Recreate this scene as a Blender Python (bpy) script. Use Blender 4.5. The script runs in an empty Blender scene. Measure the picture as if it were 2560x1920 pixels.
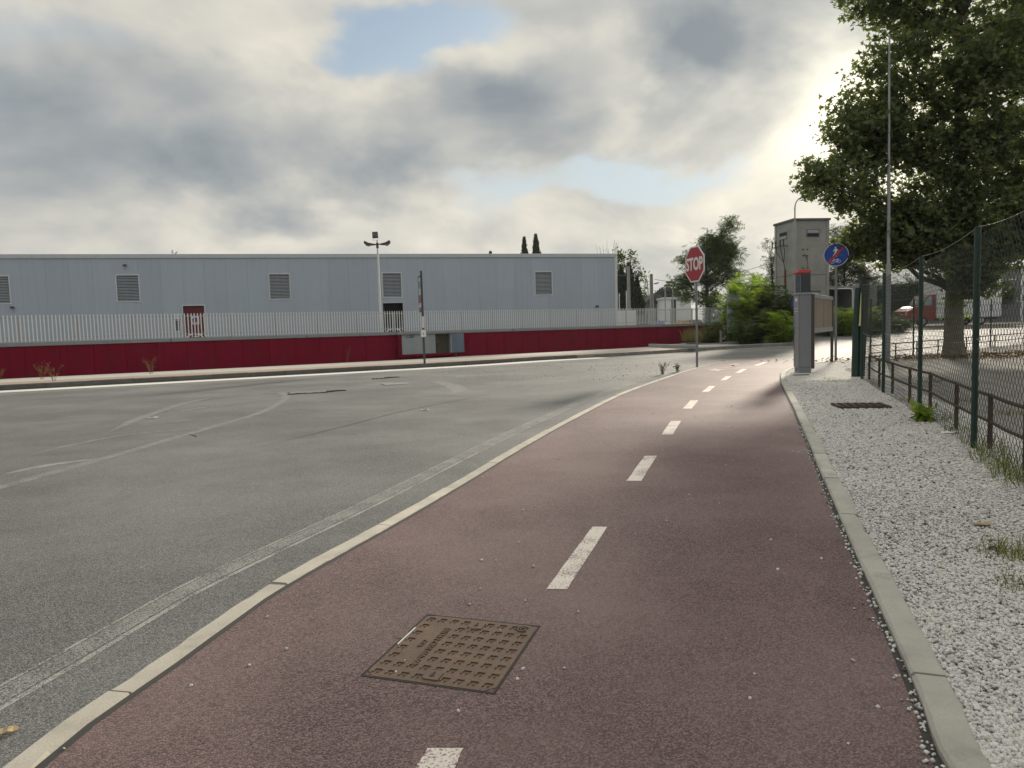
import bpy, math, random
import numpy as np
from mathutils import Vector, Matrix

random.seed(7); RNG = np.random.default_rng(7)
C = bpy.context.scene.collection
SC = bpy.context.scene
R = math.radians

# ------------------------------------------------------------------ camera
FPX, HCAM = 1780.0, 1.15                      # focal length in photo pixels, camera height in metres
PITCH = math.atan(135 / FPX); ROLL = math.atan(.0295)
cp, sp, cr, sr = math.cos(PITCH), math.sin(PITCH), math.cos(ROLL), math.sin(ROLL)
_R = Vector((1, 0, 0)); _U = Vector((0, sp, cp)); _F = Vector((0, cp, -sp))
_X = cr * _R - sr * _U; _Y = sr * _R + cr * _U; _Z = -_F
cam = bpy.data.cameras.new('camera'); cam.sensor_width = 36; cam.lens = 36 * FPX / 2560
cam.clip_start = .05; cam.clip_end = 3000
camo = bpy.data.objects.new('camera', cam); C.objects.link(camo); SC.camera = camo
camo.matrix_world = Matrix(((_X.x, _Y.x, _Z.x, 0), (_X.y, _Y.y, _Z.y, 0), (_X.z, _Y.z, _Z.z, HCAM), (0, 0, 0, 1)))

def ray(px, py):
    return _X * ((px - 1280) / FPX) + _Y * (-(py - 960) / FPX) - _Z
def G(px, py, z=0.0):                          # survey helper: where that line of sight meets the level z
    d = ray(px, py); t = (z - HCAM) / d.z
    return Vector((d.x * t, d.y * t, z))
def D(px, py, y):                              # ... meets the plane at distance y
    d = ray(px, py); t = y / d.y
    return Vector((d.x * t, y, HCAM + d.z * t))
def horiz(px, py):
    d = ray(px, py); return Vector((d.x, d.y, 0)).normalized()
def azel(px, py):
    d = ray(px, py); return math.atan2(d.x, d.y), math.atan2(d.z, math.hypot(d.x, d.y))

# ------------------------------------------------------------------ sun, sky, exposure
SUN_AZ, SUN_EL = R(27.7), R(17.5)
SUN_DIR = Vector((math.sin(SUN_AZ) * math.cos(SUN_EL), math.cos(SUN_AZ) * math.cos(SUN_EL), math.sin(SUN_EL)))
sun = bpy.data.lights.new('sun', 'SUN'); sun.energy = 4.8; sun.angle = R(4.6); sun.color = (1, .89, .74)
suno = bpy.data.objects.new('sun', sun); C.objects.link(suno)
suno.rotation_euler = SUN_DIR.to_track_quat('Z', 'Y').to_euler(); suno.location = (20, 30, 30)

SC.view_settings.view_transform = 'Standard'; SC.view_settings.look = 'None'
SC.view_settings.gamma = 1; SC.view_settings.exposure = 0.0; SC.view_settings.use_curve_mapping = False

class NT:                                      # small node-tree helper
    def __init__(s, tree): s.t = tree; s.n = tree.nodes; s.l = tree.links
    def node(s, typ, **kw):
        n = s.n.new(typ)
        for k, v in kw.items(): setattr(n, k, v)
        return n
    def put(s, sock, v):
        if hasattr(v, 'is_linked') or isinstance(v, bpy.types.NodeSocket): s.l.new(v, sock)
        elif v is not None:
            if hasattr(sock, 'default_value') and not isinstance(v, (int, float)) and len(v) == 3 and sock.type == 'RGBA': v = (*v, 1)
            sock.default_value = v
    def m(s, op, a, b=None, c=None, clamp=False):
        n = s.node('ShaderNodeMath', operation=op, use_clamp=clamp); s.put(n.inputs[0], a)
        if b is not None: s.put(n.inputs[1], b)
        if c is not None: s.put(n.inputs[2], c)
        return n.outputs[0]
    def v(s, op, a, b=None, sc=None):
        n = s.node('ShaderNodeVectorMath', operation=op); s.put(n.inputs[0], a)
        if b is not None: s.put(n.inputs[1], b)
        if sc is not None: s.put(n.inputs['Scale'], sc)
        return n.outputs['Value'] if op in ('LENGTH', 'DOT_PRODUCT', 'DISTANCE') else n.outputs[0]
    def mix(s, f, a, b, mode='MIX'):
        n = s.node('ShaderNodeMix', data_type='RGBA', blend_type=mode); n.clamp_factor = True
        s.put(n.inputs['Factor'], f); s.put(n.inputs[6], a); s.put(n.inputs[7], b); return n.outputs[2]
    def rng(s, x, a, b, c=0., d=1., smooth=False):
        n = s.node('ShaderNodeMapRange'); n.interpolation_type = 'SMOOTHSTEP' if smooth else 'LINEAR'
        for i, q in enumerate((x, a, b, c, d)): s.put(n.inputs[i], q)
        return n.outputs[0]
    def noise(s, vec, scale, detail=2., rough=.5, dist=0.):
        n = s.node('ShaderNodeTexNoise'); s.put(n.inputs['Vector'], vec)
        n.inputs['Scale'].default_value = scale; n.inputs['Detail'].default_value = detail
        n.inputs['Roughness'].default_value = rough; n.inputs['Distortion'].default_value = dist
        return n.outputs['Fac'], n.outputs['Color']
    def voro(s, vec, scale, feature='F1', rnd=1.):
        n = s.node('ShaderNodeTexVoronoi', feature=feature); s.put(n.inputs['Vector'], vec)
        n.inputs['Scale'].default_value = scale; n.inputs['Randomness'].default_value = rnd
        return n.outputs['Distance'], (n.outputs['Color'] if feature != 'DISTANCE_TO_EDGE' else None)
    def ramp(s, f, stops):
        n = s.node('ShaderNodeValToRGB'); e = n.color_ramp.elements
        while len(e) < len(stops): e.new(.5)
        for q, (p, c) in zip(e, stops): q.position = p; q.color = (*c, 1)
        s.put(n.inputs[0], f); return n.outputs[0]
    def xyz(s, vec):
        n = s.node('ShaderNodeSeparateXYZ'); s.put(n.inputs[0], vec); return n.outputs
    def vec(s, x, y, z):
        n = s.node('ShaderNodeCombineXYZ')
        for i, q in enumerate((x, y, z)): s.put(n.inputs[i], q)
        return n.outputs[0]
    def bump(s, h, strength=.4, dist=.01, normal=None):
        n = s.node('ShaderNodeBump'); n.inputs['Strength'].default_value = strength
        n.inputs['Distance'].default_value = dist; s.put(n.inputs['Height'], h)
        if normal is not None: s.put(n.inputs['Normal'], normal)
        return n.outputs[0]

def make_world():
    w = bpy.data.worlds.new('World'); SC.world = w; w.use_nodes = True
    t = NT(w.node_tree); t.n.clear()
    out = t.node('ShaderNodeOutputWorld'); bg = t.node('ShaderNodeBackground'); bg.inputs['Strength'].default_value = .1
    sky = t.node('ShaderNodeTexSky', sky_type='NISHITA'); sky.sun_disc = False
    sky.sun_elevation = SUN_EL; sky.sun_rotation = SUN_AZ; sky.dust_density = 1.5; sky.air_density = 1.0
    dirv = t.node('ShaderNodeTexCoord').outputs['Generated']
    x, y, z = t.xyz(dirv)
    zc = t.m('MAXIMUM', z, 0.0)
    k = t.m('ADD', zc, .6)
    P = t.vec(t.m('DIVIDE', x, k), t.m('DIVIDE', y, k), zc)
    _, w1 = t.noise(P, 2.4, 5, .55)
    _, w2 = t.noise(P, 8.0, 4, .6)
    warp = t.v('ADD', t.v('SCALE', t.v('SUBTRACT', w1, (.5, .5, .5)), sc=.34), t.v('SCALE', t.v('SUBTRACT', w2, (.5, .5, .5)), sc=.09))
    az = t.m('ARCTAN2', x, y); el = t.m('ARCSINE', z)
    Q = t.v('ADD', t.vec(az, el, 0.), t.v('MULTIPLY', warp, (1., .6, 0.)))
    def blobs(lst):
        acc = None
        for px, py, rx, ry, a in lst:
            ca, ce = azel(px, py)
            d = t.v('LENGTH', t.v('MULTIPLY', t.v('SUBTRACT', Q, (ca, ce, 0)), (FPX / rx, FPX / ry, 0)))
            g = t.rng(d, 0.15, 1.25, a, 0., True)
            acc = g if acc is None else t.m('ADD', acc, g)
        return acc
    bright = blobs([(430, 300, 470, 210, -.44), (100, 480, 330, 110, -.20), (760, 430, 360, 95, -.34), (1860, 50, 430, 220, -.56),
                    (1170, 270, 190, 120, -.36), (1400, 350, 220, 80, -.16), (1700, 210, 150, 120, -.14), (0, 260, 170, 120, -.16),
                    (640, 90, 300, 100, .14), (1230, 90, 190, 70, .30), (1560, 90, 200, 100, .22), (1530, 290, 80, 130, .16),
                    (1060, 480, 230, 60, .18), (1450, 560, 700, 100, .06), (300, 590, 500, 70, .02), (1780, 600, 180, 40, -.16),
                    (930, 235, 110, 60, .14), (2080, 300, 200, 120, .06)])
    clear = blobs([(950, 120, 170, 80, 1.0), (1080, 20, 260, 70, 1.1), (1450, 425, 430, 60, .62), (1190, 480, 150, 70, .5),
                   (120, 40, 330, 90, .45), (20, 250, 130, 160, .35), (1700, 415, 300, 60, .5)])
    n1, _ = t.noise(P, 2.7, 7, .5, .35)
    sh = t.v('ADD', P, (SUN_DIR.x * .08, SUN_DIR.y * .06, .06))
    n2, _ = t.noise(sh, 2.7, 5, .5, .35)
    n3, _ = t.noise(P, 10., 6, .6, .3)
    relief = t.m('MULTIPLY', t.m('SUBTRACT', n1, n2), 1.25)
    B = t.m('ADD', t.m('ADD', t.m('MULTIPLY', t.m('SUBTRACT', n1, .5), .50), .62), bright)
    B = t.m('ADD', B, t.m('MULTIPLY', t.m('SUBTRACT', n3, .5), .17)); B = t.m('ADD', B, relief)
    cloud = t.ramp(B, [(0., (.27, .305, .335)), (.25, (.375, .40, .41)), (.55, (.55, .548, .515)), (.8, (.745, .71, .62)), (1., (.90, .86, .76))])
    # forward scattering round the veiled sun; the far side of the sky is duller and bluer
    ca = t.v('DOT_PRODUCT', dirv, tuple(SUN_DIR)); cpos = t.m('MAXIMUM', ca, 0.)
    glow = t.m('ADD', t.m('MULTIPLY', t.m('POWER', cpos, 8.), .09), t.m('MULTIPLY', t.m('POWER', cpos, 70.), .55))
    veil = t.m('MAXIMUM', .12, t.m('MULTIPLY', B, 1.5))
    cloud = t.mix(1., cloud, t.v('SCALE', (1., .90, .66), sc=t.m('MULTIPLY', glow, veil)), 'ADD')
    back = t.rng(ca, .35, -.7, 0., .42)
    cloud = t.mix(back, cloud, t.v('MULTIPLY', cloud, (.22, .28, .38)))
    cloud = t.v('SCALE', cloud, sc=t.rng(z, .38, 1., 1., 1.7))   # an overcast sky brightens toward the zenith
    # clear patches: the sky texture seen through thin haze
    nish = t.v('MINIMUM', t.v('SCALE', sky.outputs[0], sc=.1), (.62, .68, .72))
    haze = t.rng(z, 0., .42, .80, .34)
    blue = t.mix(haze, t.v('MULTIPLY', nish, (.85, .95, 1.0)), t.mix(t.rng(z, .1, .4), (.72, .77, .745), (.44, .57, .70)))
    blue = t.mix(1., blue, t.v('SCALE', (1., .95, .8), sc=t.m('MULTIPLY', glow, .8)), 'ADD')
    T = t.m('ADD', clear, t.m('MULTIPLY', t.m('SUBTRACT', n3, .5), .5))
    T = t.m('ADD', T, t.m('MULTIPLY', t.m('SUBTRACT', .45, n1), .9))
    T = t.rng(T, .15, .95, 0., .95, True)
    col = t.mix(T, cloud, blue)
    t.l.new(t.v('SCALE', col, sc=10.), bg.inputs['Color'])
    t.l.new(bg.outputs[0], out.inputs[0])
make_world()

# ------------------------------------------------------------------ object helpers
def props(o, label=None, cat=None, group=None, kind=None):
    if label: o['label'] = label
    if cat: o['category'] = cat
    if group: o['group'] = group
    if kind: o['kind'] = kind
    return o
def thing(name, label, cat, loc=(0, 0, 0), rz=0., group=None):
    o = bpy.data.objects.new(name, None); o.empty_display_size = .2; C.objects.link(o)
    o.location = loc; o.rotation_euler = (0, 0, rz)
    return props(o, label, cat, group)
def link(name, me, parent=None):
    o = bpy.data.objects.new(name, me); C.objects.link(o); o.parent = parent; return o
def dup(o, parent=None):
    c = o.copy(); C.objects.link(c); c.parent = parent
    for ch in list(o.children): dup(ch, c)
    return c

class MB:
    def __init__(s): s.v = []; s.f = []; s.smooth = []
    def add(s, vs, fs, smooth=False):
        b = len(s.v); s.v += [tuple(q) for q in vs]; s.f += [tuple(b + i for i in q) for q in fs]; s.smooth += [smooth] * len(fs); return s
    def box(s, x0, x1, y0, y1, z0, z1, bev=0., M=None):
        if bev <= 0:
            vs = [(x, y, z) for z in (z0, z1) for y in (y0, y1) for x in (x0, x1)]
            fs = [(0, 2, 3, 1), (4, 5, 7, 6), (0, 1, 5, 4), (2, 6, 7, 3), (0, 4, 6, 2), (1, 3, 7, 5)]
        else:                                   # chamfered box, 24 corners
            vs = []; fs = []; idx = {}
            X, Y, Z = (x0, x1), (y0, y1), (z0, z1)
            for i in (0, 1):
                for j in (0, 1):
                    for k in (0, 1):
                        c = (X[i], Y[j], Z[k]); o = (bev if i == 0 else -bev, bev if j == 0 else -bev, bev if k == 0 else -bev)
                        for a in range(3):
                            p = [c[q] + (o[q] if q != a else 0) for q in range(3)]
                            idx[i, j, k, a] = len(vs); vs.append(tuple(p))
            for a in range(3):
                b, c_ = (a + 1) % 3, (a + 2) % 3
                for e in (0, 1):
                    q = []
                    for (m, n) in ((0, 0), (1, 0), (1, 1), (0, 1)):
                        t = [0, 0, 0]; t[a] = e; t[b] = m; t[c_] = n; q.append(idx[t[0], t[1], t[2], a])
                    fs.append(tuple(q if e else q[::-1]))
                for m in (0, 1):                # edges parallel to axis a
                    for n in (0, 1):
                        t0 = [0, 0, 0]; t0[b] = m; t0[c_] = n; t1 = list(t0); t1[a] = 1
                        q = [idx[(*t0, b)], idx[(*t1, b)], idx[(*t1, c_)], idx[(*t0, c_)]]
                        fs.append(tuple(q if (m ^ n) else q[::-1]))
            for i in (0, 1):
                for j in (0, 1):
                    for k in (0, 1):
                        q = [idx[i, j, k, a] for a in range(3)]
                        fs.append(tuple(q if (i + j + k) % 2 else q[::-1]))
        if M is not None: vs = [M @ Vector(q) for q in vs]
        return s.add(vs, fs)
    def tube(s, pts, r, n=8, cap=True):
        pts = [Vector(p) for p in pts]; rs = r if isinstance(r, (list, tuple)) else [r] * len(pts)
        vs = []; fs = []; ref = None
        for i, p in enumerate(pts):
            t = (pts[min(i + 1, len(pts) - 1)] - pts[max(i - 1, 0)]).normalized()
            if ref is None: ref = Vector((0, 0, 1)) if abs(t.z) < .9 else Vector((1, 0, 0))
            a = t.cross(ref).normalized(); b = t.cross(a).normalized(); ref = -b if False else ref
            for k in range(n):
                w = 2 * math.pi * k / n; vs.append(p + (a * math.cos(w) + b * math.sin(w)) * rs[i])
        for i in range(len(pts) - 1):
            for k in range(n):
                k2 = (k + 1) % n; fs.append((i * n + k, (i + 1) * n + k, (i + 1) * n + k2, i * n + k2))
        s.add(vs, fs, True)
        if cap:
            s.add(vs[:n], [tuple(range(n))]); s.add(vs[-n:], [tuple(range(n))[::-1]])
        return s
    def prism(s, poly, d0, d1, axis='y'):      # polygon (a,b) extruded along an axis
        def P(a, b, d): return {'y': (a, d, b), 'x': (d, a, b), 'z': (a, b, d)}[axis]
        n = len(poly); vs = [P(a, b, d0) for a, b in poly] + [P(a, b, d1) for a, b in poly]
        fs = [tuple(range(n))[::-1], tuple(range(n, 2 * n))] + [(i, (i + 1) % n, n + (i + 1) % n, n + i) for i in range(n)]
        return s.add(vs, fs)
    def mesh(s, name):
        me = bpy.data.meshes.new(name); me.from_pydata(s.v, [], s.f)
        me.polygons.foreach_set('use_smooth', s.smooth)
        import bmesh
        bm = bmesh.new(); bm.from_mesh(me); bmesh.ops.recalc_face_normals(bm, faces=bm.faces); bm.to_mesh(me); bm.free()
        me.update(); return me
    def build(s, name, mat, parent=None):
        me = s.mesh(name); me.materials.append(mat); return link(name, me, parent)

def np_mesh(name, verts, faces, mat, parent=None, smooth=False, attr=None):
    """verts (N,3), faces (M,k) numpy -> one mesh object"""
    me = bpy.data.meshes.new(name); M, k = faces.shape
    me.vertices.add(len(verts)); me.vertices.foreach_set('co', np.ascontiguousarray(verts, dtype=np.float32).ravel())
    me.loops.add(M * k); me.loops.foreach_set('vertex_index', np.ascontiguousarray(faces, dtype=np.int32).ravel())
    me.polygons.add(M); me.polygons.foreach_set('loop_start', np.arange(0, M * k, k, dtype=np.int32))
    try: me.polygons.foreach_set('loop_total', np.full(M, k, dtype=np.int32))
    except Exception: pass
    if smooth: me.polygons.foreach_set('use_smooth', np.ones(M, dtype=bool))
    if attr is not None:
        a = me.attributes.new('tint', 'FLOAT', 'POINT'); a.data.foreach_set('value', np.ascontiguousarray(attr, dtype=np.float32))
    me.update(calc_edges=True); me.materials.append(mat); return link(name, me, parent)

def rand_rot(n, tilt=math.pi, rng=RNG):
    """random rotation matrices: yaw anywhere, tilt of the z axis up to `tilt`"""
    yaw = rng.uniform(0, 2 * math.pi, n); ti = tilt * rng.uniform(0, 1, n) ** .7; ta = rng.uniform(0, 2 * math.pi, n)
    c, s_ = np.cos(yaw), np.sin(yaw); Z = np.zeros(n); O = np.ones(n)
    Rz = np.stack([np.stack([c, -s_, Z], -1), np.stack([s_, c, Z], -1), np.stack([Z, Z, O], -1)], 1)
    ax, ay = np.cos(ta), np.sin(ta); ct, st = np.cos(ti), np.sin(ti)
    Rt = np.stack([np.stack([ct + ax * ax * (1 - ct), ax * ay * (1 - ct), ay * st], -1),
                   np.stack([ax * ay * (1 - ct), ct + ay * ay * (1 - ct), -ax * st], -1),
                   np.stack([-ay * st, ax * st, ct], -1)], 1)
    return Rt @ Rz
def scatter(name, tv, tf, pos, rot, scale, mat, parent=None, tint=None):
    n = len(pos); tv = np.asarray(tv, float); tf = np.asarray(tf, int)
    sc = np.asarray(scale, float); sc = sc[:, None, None] if sc.ndim == 1 else sc[:, None, :]
    v = (tv[None] * sc) @ np.transpose(rot, (0, 2, 1)) + pos[:, None, :]
    f = tf[None] + (np.arange(n) * len(tv))[:, None, None]
    at = None if tint is None else np.repeat(tint, len(tv))
    return np_mesh(name, v.reshape(-1, 3), f.reshape(-1, tf.shape[1]), mat, parent, attr=at)

def spline(pts, step=.25):
    """Catmull-Rom through ground points, evenly resampled"""
    P = [Vector(p) for p in pts]; P = [2 * P[0] - P[1]] + P + [2 * P[-1] - P[-2]]; out = []
    for i in range(1, len(P) - 2):
        n = max(2, int((P[i + 1] - P[i]).length / .05))
        for k in range(n):
            t = k / n; a, b, c, d = P[i - 1], P[i], P[i + 1], P[i + 2]
            out.append(.5 * ((2 * b) + (c - a) * t + (2 * a - 5 * b + 4 * c - d) * t * t + (3 * b - a - 3 * c + d) * t ** 3))
    out.append(P[-2]); L = [0.]
    for a, b in zip(out, out[1:]): L.append(L[-1] + (b - a).length)
    n = max(2, int(L[-1] / step)); res = []; j = 0
    for k in range(n + 1):
        d = L[-1] * k / n
        while j < len(L) - 2 and L[j + 1] < d: j += 1
        f = (d - L[j]) / max(1e-9, L[j + 1] - L[j]); res.append(out[j].lerp(out[j + 1], min(1, max(0, f))))
    return res
def offset(pts, d):                            # to the right of the walking direction
    res = []
    for i, p in enumerate(pts):
        t = (pts[min(i + 1, len(pts) - 1)] - pts[max(i - 1, 0)]); t.z = 0; t.normalize()
        res.append(p + Vector((t.y, -t.x, 0)) * d)
    return res

# ------------------------------------------------------------------ materials
def new_mat(name):
    m = bpy.data.materials.new(name); m.use_nodes = True; t = NT(m.node_tree); t.n.clear()
    out = t.node('ShaderNodeOutputMaterial'); b = t.node('ShaderNodeBsdfPrincipled'); t.l.new(b.outputs[0], out.inputs[0])
    return m, t, b, t.node('ShaderNodeTexCoord').outputs['Object']
def plain(name, col, rough=.6, var=.18, scale=3., metal=0., bump=.0, bscale=60., dirt=None, dirt_amt=0., spec=.5, streak=0., each=0.):
    m, t, b, co = new_mat(name)
    n, _ = t.noise(co, scale, 5, .6); f, _ = t.noise(co, scale * 14, 3, .6)
    k = t.m('ADD', t.m('MULTIPLY', n, .7), t.m('MULTIPLY', f, .3))
    c = t.mix(t.rng(k, .3, .7), tuple(q * (1 - var) for q in col), tuple(min(1, q * (1 + var)) for q in col))
    if dirt: 
        dn, _ = t.noise(co, scale * 1.7, 6, .65); c = t.mix(t.rng(dn, .52, .72, 0., dirt_amt), c, dirt)
    if streak:
        st, _ = t.noise(t.v('MULTIPLY', co, (6., 6., .25)), 1., 4, .6); c = t.mix(t.rng(st, .45, .75, 0., streak), c, tuple(q * .55 for q in col))
    if each: c = t.v('SCALE', c, sc=t.rng(t.node('ShaderNodeObjectInfo').outputs['Random'], 0., 1., 1 - each, 1 + each))
    t.put(b.inputs['Base Color'], c); t.put(b.inputs['Roughness'], t.rng(f, .3, .7, max(.05, rough - .08), min(1, rough + .08)))
    b.inputs['Metallic'].default_value = metal; b.inputs['Specular IOR Level'].default_value = spec
    if bump:
        h, _ = t.noise(co, bscale, 4, .6); t.put(b.inputs['Normal'], t.bump(h, bump, .01))
    return m

def aggregate(t, co, dark, light, scale, big=(.5, .90, 1.09)):
    """stone-in-binder colour and height for asphalt"""
    d, cc = t.voro(co, scale); r = t.xyz(cc)[0]
    f, _ = t.noise(co, scale * 2.3, 2, .6); med, _ = t.noise(co, 2.2, 5, .6); lo, _ = t.noise(co, big[0], 3, .5)
    k = t.m('ADD', t.m('MULTIPLY', r, .55), t.m('MULTIPLY', f, .45))
    c = t.mix(t.rng(k, .22, .78), dark, light)
    c = t.mix(t.rng(d, .35, .75, 0., .65), c, tuple(q * .35 for q in dark))
    c = t.v('SCALE', c, sc=t.m('MULTIPLY', t.rng(med, .3, .7, .90, 1.10), t.rng(lo, .3, .7, big[1], big[2])))
    h = t.m('SUBTRACT', t.m('MULTIPLY', f, .5), t.m('MULTIPLY', d, 1.0))
    return c, h
def asphalt(name, dark, light, scale=185., rough=.74, bump=.36, paint=None, cover=0., edge=None, dust=None):
    m, t, b, co = new_mat(name)
    c, h = aggregate(t, co, dark, light, scale)
    if dust:                                   # pale dust lying in large drifts
        dn, _ = t.noise(co, .5, 5, .6); c = t.mix(t.rng(dn, .42, .68, 0., dust[1]), c, dust[0])
    if paint is not None:                      # what is left of worn road paint on the stones
        f, _ = t.noise(co, 95., 4, .65); g, _ = t.noise(co, 5., 4, .6)
        k = t.m('ADD', t.m('MULTIPLY', f, .62), t.m('MULTIPLY', g, .38))
        th = .5 + (.5 - cover) * .36
        c = t.mix(t.rng(k, th - .05, th + .05, 0., .93), c, paint)
    t.put(b.inputs['Base Color'], c); b.inputs['Roughness'].default_value = rough; b.inputs['Specular IOR Level'].default_value = .4
    t.put(b.inputs['Normal'], t.bump(h, bump, .006)); return m

M = {}
ROAD_D, ROAD_L = (.062, .064, .064), (.258, .262, .256)
M['road'] = asphalt('road_asphalt', ROAD_D, ROAD_L, dust=((.255, .257, .25), .35))
M['road_worn'] = asphalt('road_worn_paint', ROAD_D, ROAD_L, paint=(.33, .33, .31), cover=.55)
M['road_worn_thin'] = asphalt('road_ghost_paint', ROAD_D, (.36, .36, .345), paint=(.275, .275, .262), cover=.40)
M['road_line'] = asphalt('road_white_line', ROAD_D, ROAD_L, paint=(.74, .73, .68), cover=.95)
M['road_patch'] = asphalt('road_patch', (.10, .10, .098), (.36, .355, .34), scale=170.)
PATH_D, PATH_L = (.050, .030, .032), (.285, .185, .182)
M['path'] = asphalt('red_asphalt', PATH_D, PATH_L, scale=180., bump=.38, dust=((.245, .178, .168), .55))
M['path_dash'] = asphalt('path_dash_paint', PATH_D, PATH_L, scale=180., bump=.3, paint=(.74, .68, .62), cover=.64)
M['path_symbol'] = asphalt('path_symbol_paint', PATH_D, PATH_L, scale=180., bump=.3, paint=(.60, .55, .50), cover=.55)
def concrete(name, col, var=.16, bump=.35, dirt=(.12, .11, .095), amt=.5, scale=4.):
    m, t, b, co = new_mat(name)
    n, _ = t.noise(co, scale, 6, .6); f, _ = t.noise(co, 120., 3, .7); s, _ = t.noise(co, scale * .8, 6, .7)
    v, _ = t.voro(co, 90.)
    c = t.mix(t.rng(n, .3, .7), tuple(q * (1 - var) for q in col), tuple(q * (1 + var) for q in col))
    c = t.mix(t.rng(f, .3, .75, .0, .35), c, tuple(q * .55 for q in col))
    c = t.mix(t.rng(s, .54, .74, 0., amt), c, dirt)
    c = t.mix(t.rng(v, .0, .12, .5, 0.), c, tuple(q * .4 for q in col))
    c = t.v('SCALE', c, sc=t.rng(t.node('ShaderNodeObjectInfo').outputs['Random'], 0., 1., .88, 1.1))
    t.put(b.inputs['Base Color'], c); b.inputs['Roughness'].default_value = .85
    t.put(b.inputs['Normal'], t.bump(t.m('ADD', f, t.m('MULTIPLY', n, 2.)), bump, .004)); return m
M['kerb'] = concrete('kerb_concrete', (.47, .44, .375), amt=.4)
M['kerb_right'] = concrete('kerb_concrete_right', (.43, .415, .37), amt=.55)  # slightly darker and greyer than the roadside kerb, with more dirt
M['kerb_dark'] = concrete('kerb_stone_stained', (.11, .108, .10), amt=.6, dirt=(.035, .036, .034))
M['kerb_far'] = concrete('kerb_stone_far', (.26, .25, .225), amt=.5)
M['footway'] = concrete('footway_concrete', (.46, .45, .41), amt=.25)
def mk_paver():
    m, t, b, co = new_mat('footway_pavers'); n = t.node('ShaderNodeTexBrick'); t.put(n.inputs['Vector'], co)
    n.inputs['Scale'].default_value = 5.; n.inputs['Mortar Size'].default_value = .02
    for i, c in ((1, (.31, .205, .15)), (2, (.37, .27, .205)), (3, (.2, .18, .15))): n.inputs[i].default_value = (*c, 1)
    k, _ = t.noise(co, 2., 5, .6); c = t.mix(t.rng(k, .4, .7, 0., .4), n.outputs[0], (.36, .31, .255))
    t.put(b.inputs['Base Color'], c); b.inputs['Roughness'].default_value = .85
    t.put(b.inputs['Normal'], t.bump(n.outputs['Fac'], -.3, .004)); return m
M['paver'] = mk_paver()
def mk_gravel(name, a, b_, scale, amt=.25, dirt=(.16, .145, .12)):
    m, t, b, co = new_mat(name); d, cc = t.voro(co, scale); r = t.xyz(cc)[0]; n, _ = t.noise(co, 1.6, 5, .6); d2, c2 = t.voro(co, scale * 2.3)
    c = t.mix(r, a, b_); c = t.mix(t.rng(d, .42, .8, 0., .75), c, (.07, .066, .06)); c = t.mix(t.m('MULTIPLY', t.xyz(c2)[1], .3), c, a)
    c = t.mix(t.rng(n, .52, .75, 0., amt), c, dirt); t.put(b.inputs['Base Color'], c); b.inputs['Roughness'].default_value = .95; b.inputs['Specular IOR Level'].default_value = .15
    t.put(b.inputs['Normal'], t.bump(t.m('SUBTRACT', t.m('MULTIPLY', d2, -.3), d), .9, .012)); return m
M['gravel'] = mk_gravel('white_gravel', (.52, .51, .485), (.80, .79, .76), 62.)
M['yard'] = mk_gravel('yard_gravel', (.24, .232, .22), (.39, .38, .36), 75., .6, (.12, .105, .085))
M['earth'] = mk_gravel('dusty_earth', (.15, .14, .122), (.235, .22, .195), 40., .7, (.10, .11, .05))
def mk_pebble():
    m, t, b, co = new_mat('pebble_stone'); a = t.node('ShaderNodeAttribute', attribute_name='tint').outputs['Fac']
    c = t.ramp(a, [(0., (.10, .095, .09)), (.14, (.46, .445, .425)), (.5, (.66, .65, .63)), (.85, (.78, .77, .745)), (1., (.70, .60, .50))])
    n, _ = t.noise(co, 160., 3); c = t.mix(t.rng(n, .35, .7, 0., .3), c, (.3, .28, .25)); t.put(b.inputs['Base Color'], c); b.inputs['Roughness'].default_value = .85; return m
M['pebble'] = mk_pebble()

def foliage(name, cols, trans=.45, gloss=.62):
    m = bpy.data.materials.new(name); m.use_nodes = True; t = NT(m.node_tree); t.n.clear()
    out = t.node('ShaderNodeOutputMaterial'); a = t.node('ShaderNodeAttribute', attribute_name='tint').outputs['Fac']
    n = len(cols); c = t.ramp(a, [(i / (n - 1), q) for i, q in enumerate(cols)])
    b = t.node('ShaderNodeBsdfPrincipled'); t.put(b.inputs['Base Color'], c); b.inputs['Roughness'].default_value = gloss; b.inputs['Specular IOR Level'].default_value = .12
    tr = t.node('ShaderNodeBsdfTranslucent'); t.put(tr.inputs[0], t.v('MULTIPLY', c, (1.5, 1.7, .7)))
    mx = t.node('ShaderNodeMixShader'); mx.inputs[0].default_value = trans
    t.l.new(b.outputs[0], mx.inputs[1]); t.l.new(tr.outputs[0], mx.inputs[2]); t.l.new(mx.outputs[0], out.inputs[0]); return m
M['leaf_plane'] = foliage('plane_leaf', [(.09, .112, .07), (.115, .138, .082), (.14, .16, .09), (.22, .21, .10)], .42)
M['leaf_dark'] = foliage('dark_leaf', [(.022, .036, .016), (.035, .055, .02), (.05, .072, .026)], .2)
M['leaf_mid'] = foliage('mid_leaf', [(.04, .062, .024), (.06, .09, .03), (.085, .115, .04)], .35)
M['leaf_bright'] = foliage('bright_leaf', [(.11, .16, .035), (.16, .22, .045), (.23, .28, .06)], .55)
M['leaf_cypress'] = foliage('cypress_leaf', [(.014, .024, .014), (.022, .036, .02), (.034, .05, .027)], .12)
M['grass'] = foliage('grass_blade', [(.07, .10, .03), (.12, .15, .045), (.24, .21, .09)], .4)
M['grass_dry'] = foliage('dry_grass', [(.20, .155, .08), (.30, .24, .13), (.17, .16, .07)], .4)
M['litter'] = foliage('dead_leaf', [(.06, .035, .018), (.15, .085, .035), (.24, .16, .07)], .2)
M['bark'] = plain('bark', (.16, .145, .115), .9, .4, 5., bump=.7, bscale=18., dirt=(.30, .285, .23), dirt_amt=.7)
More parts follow.
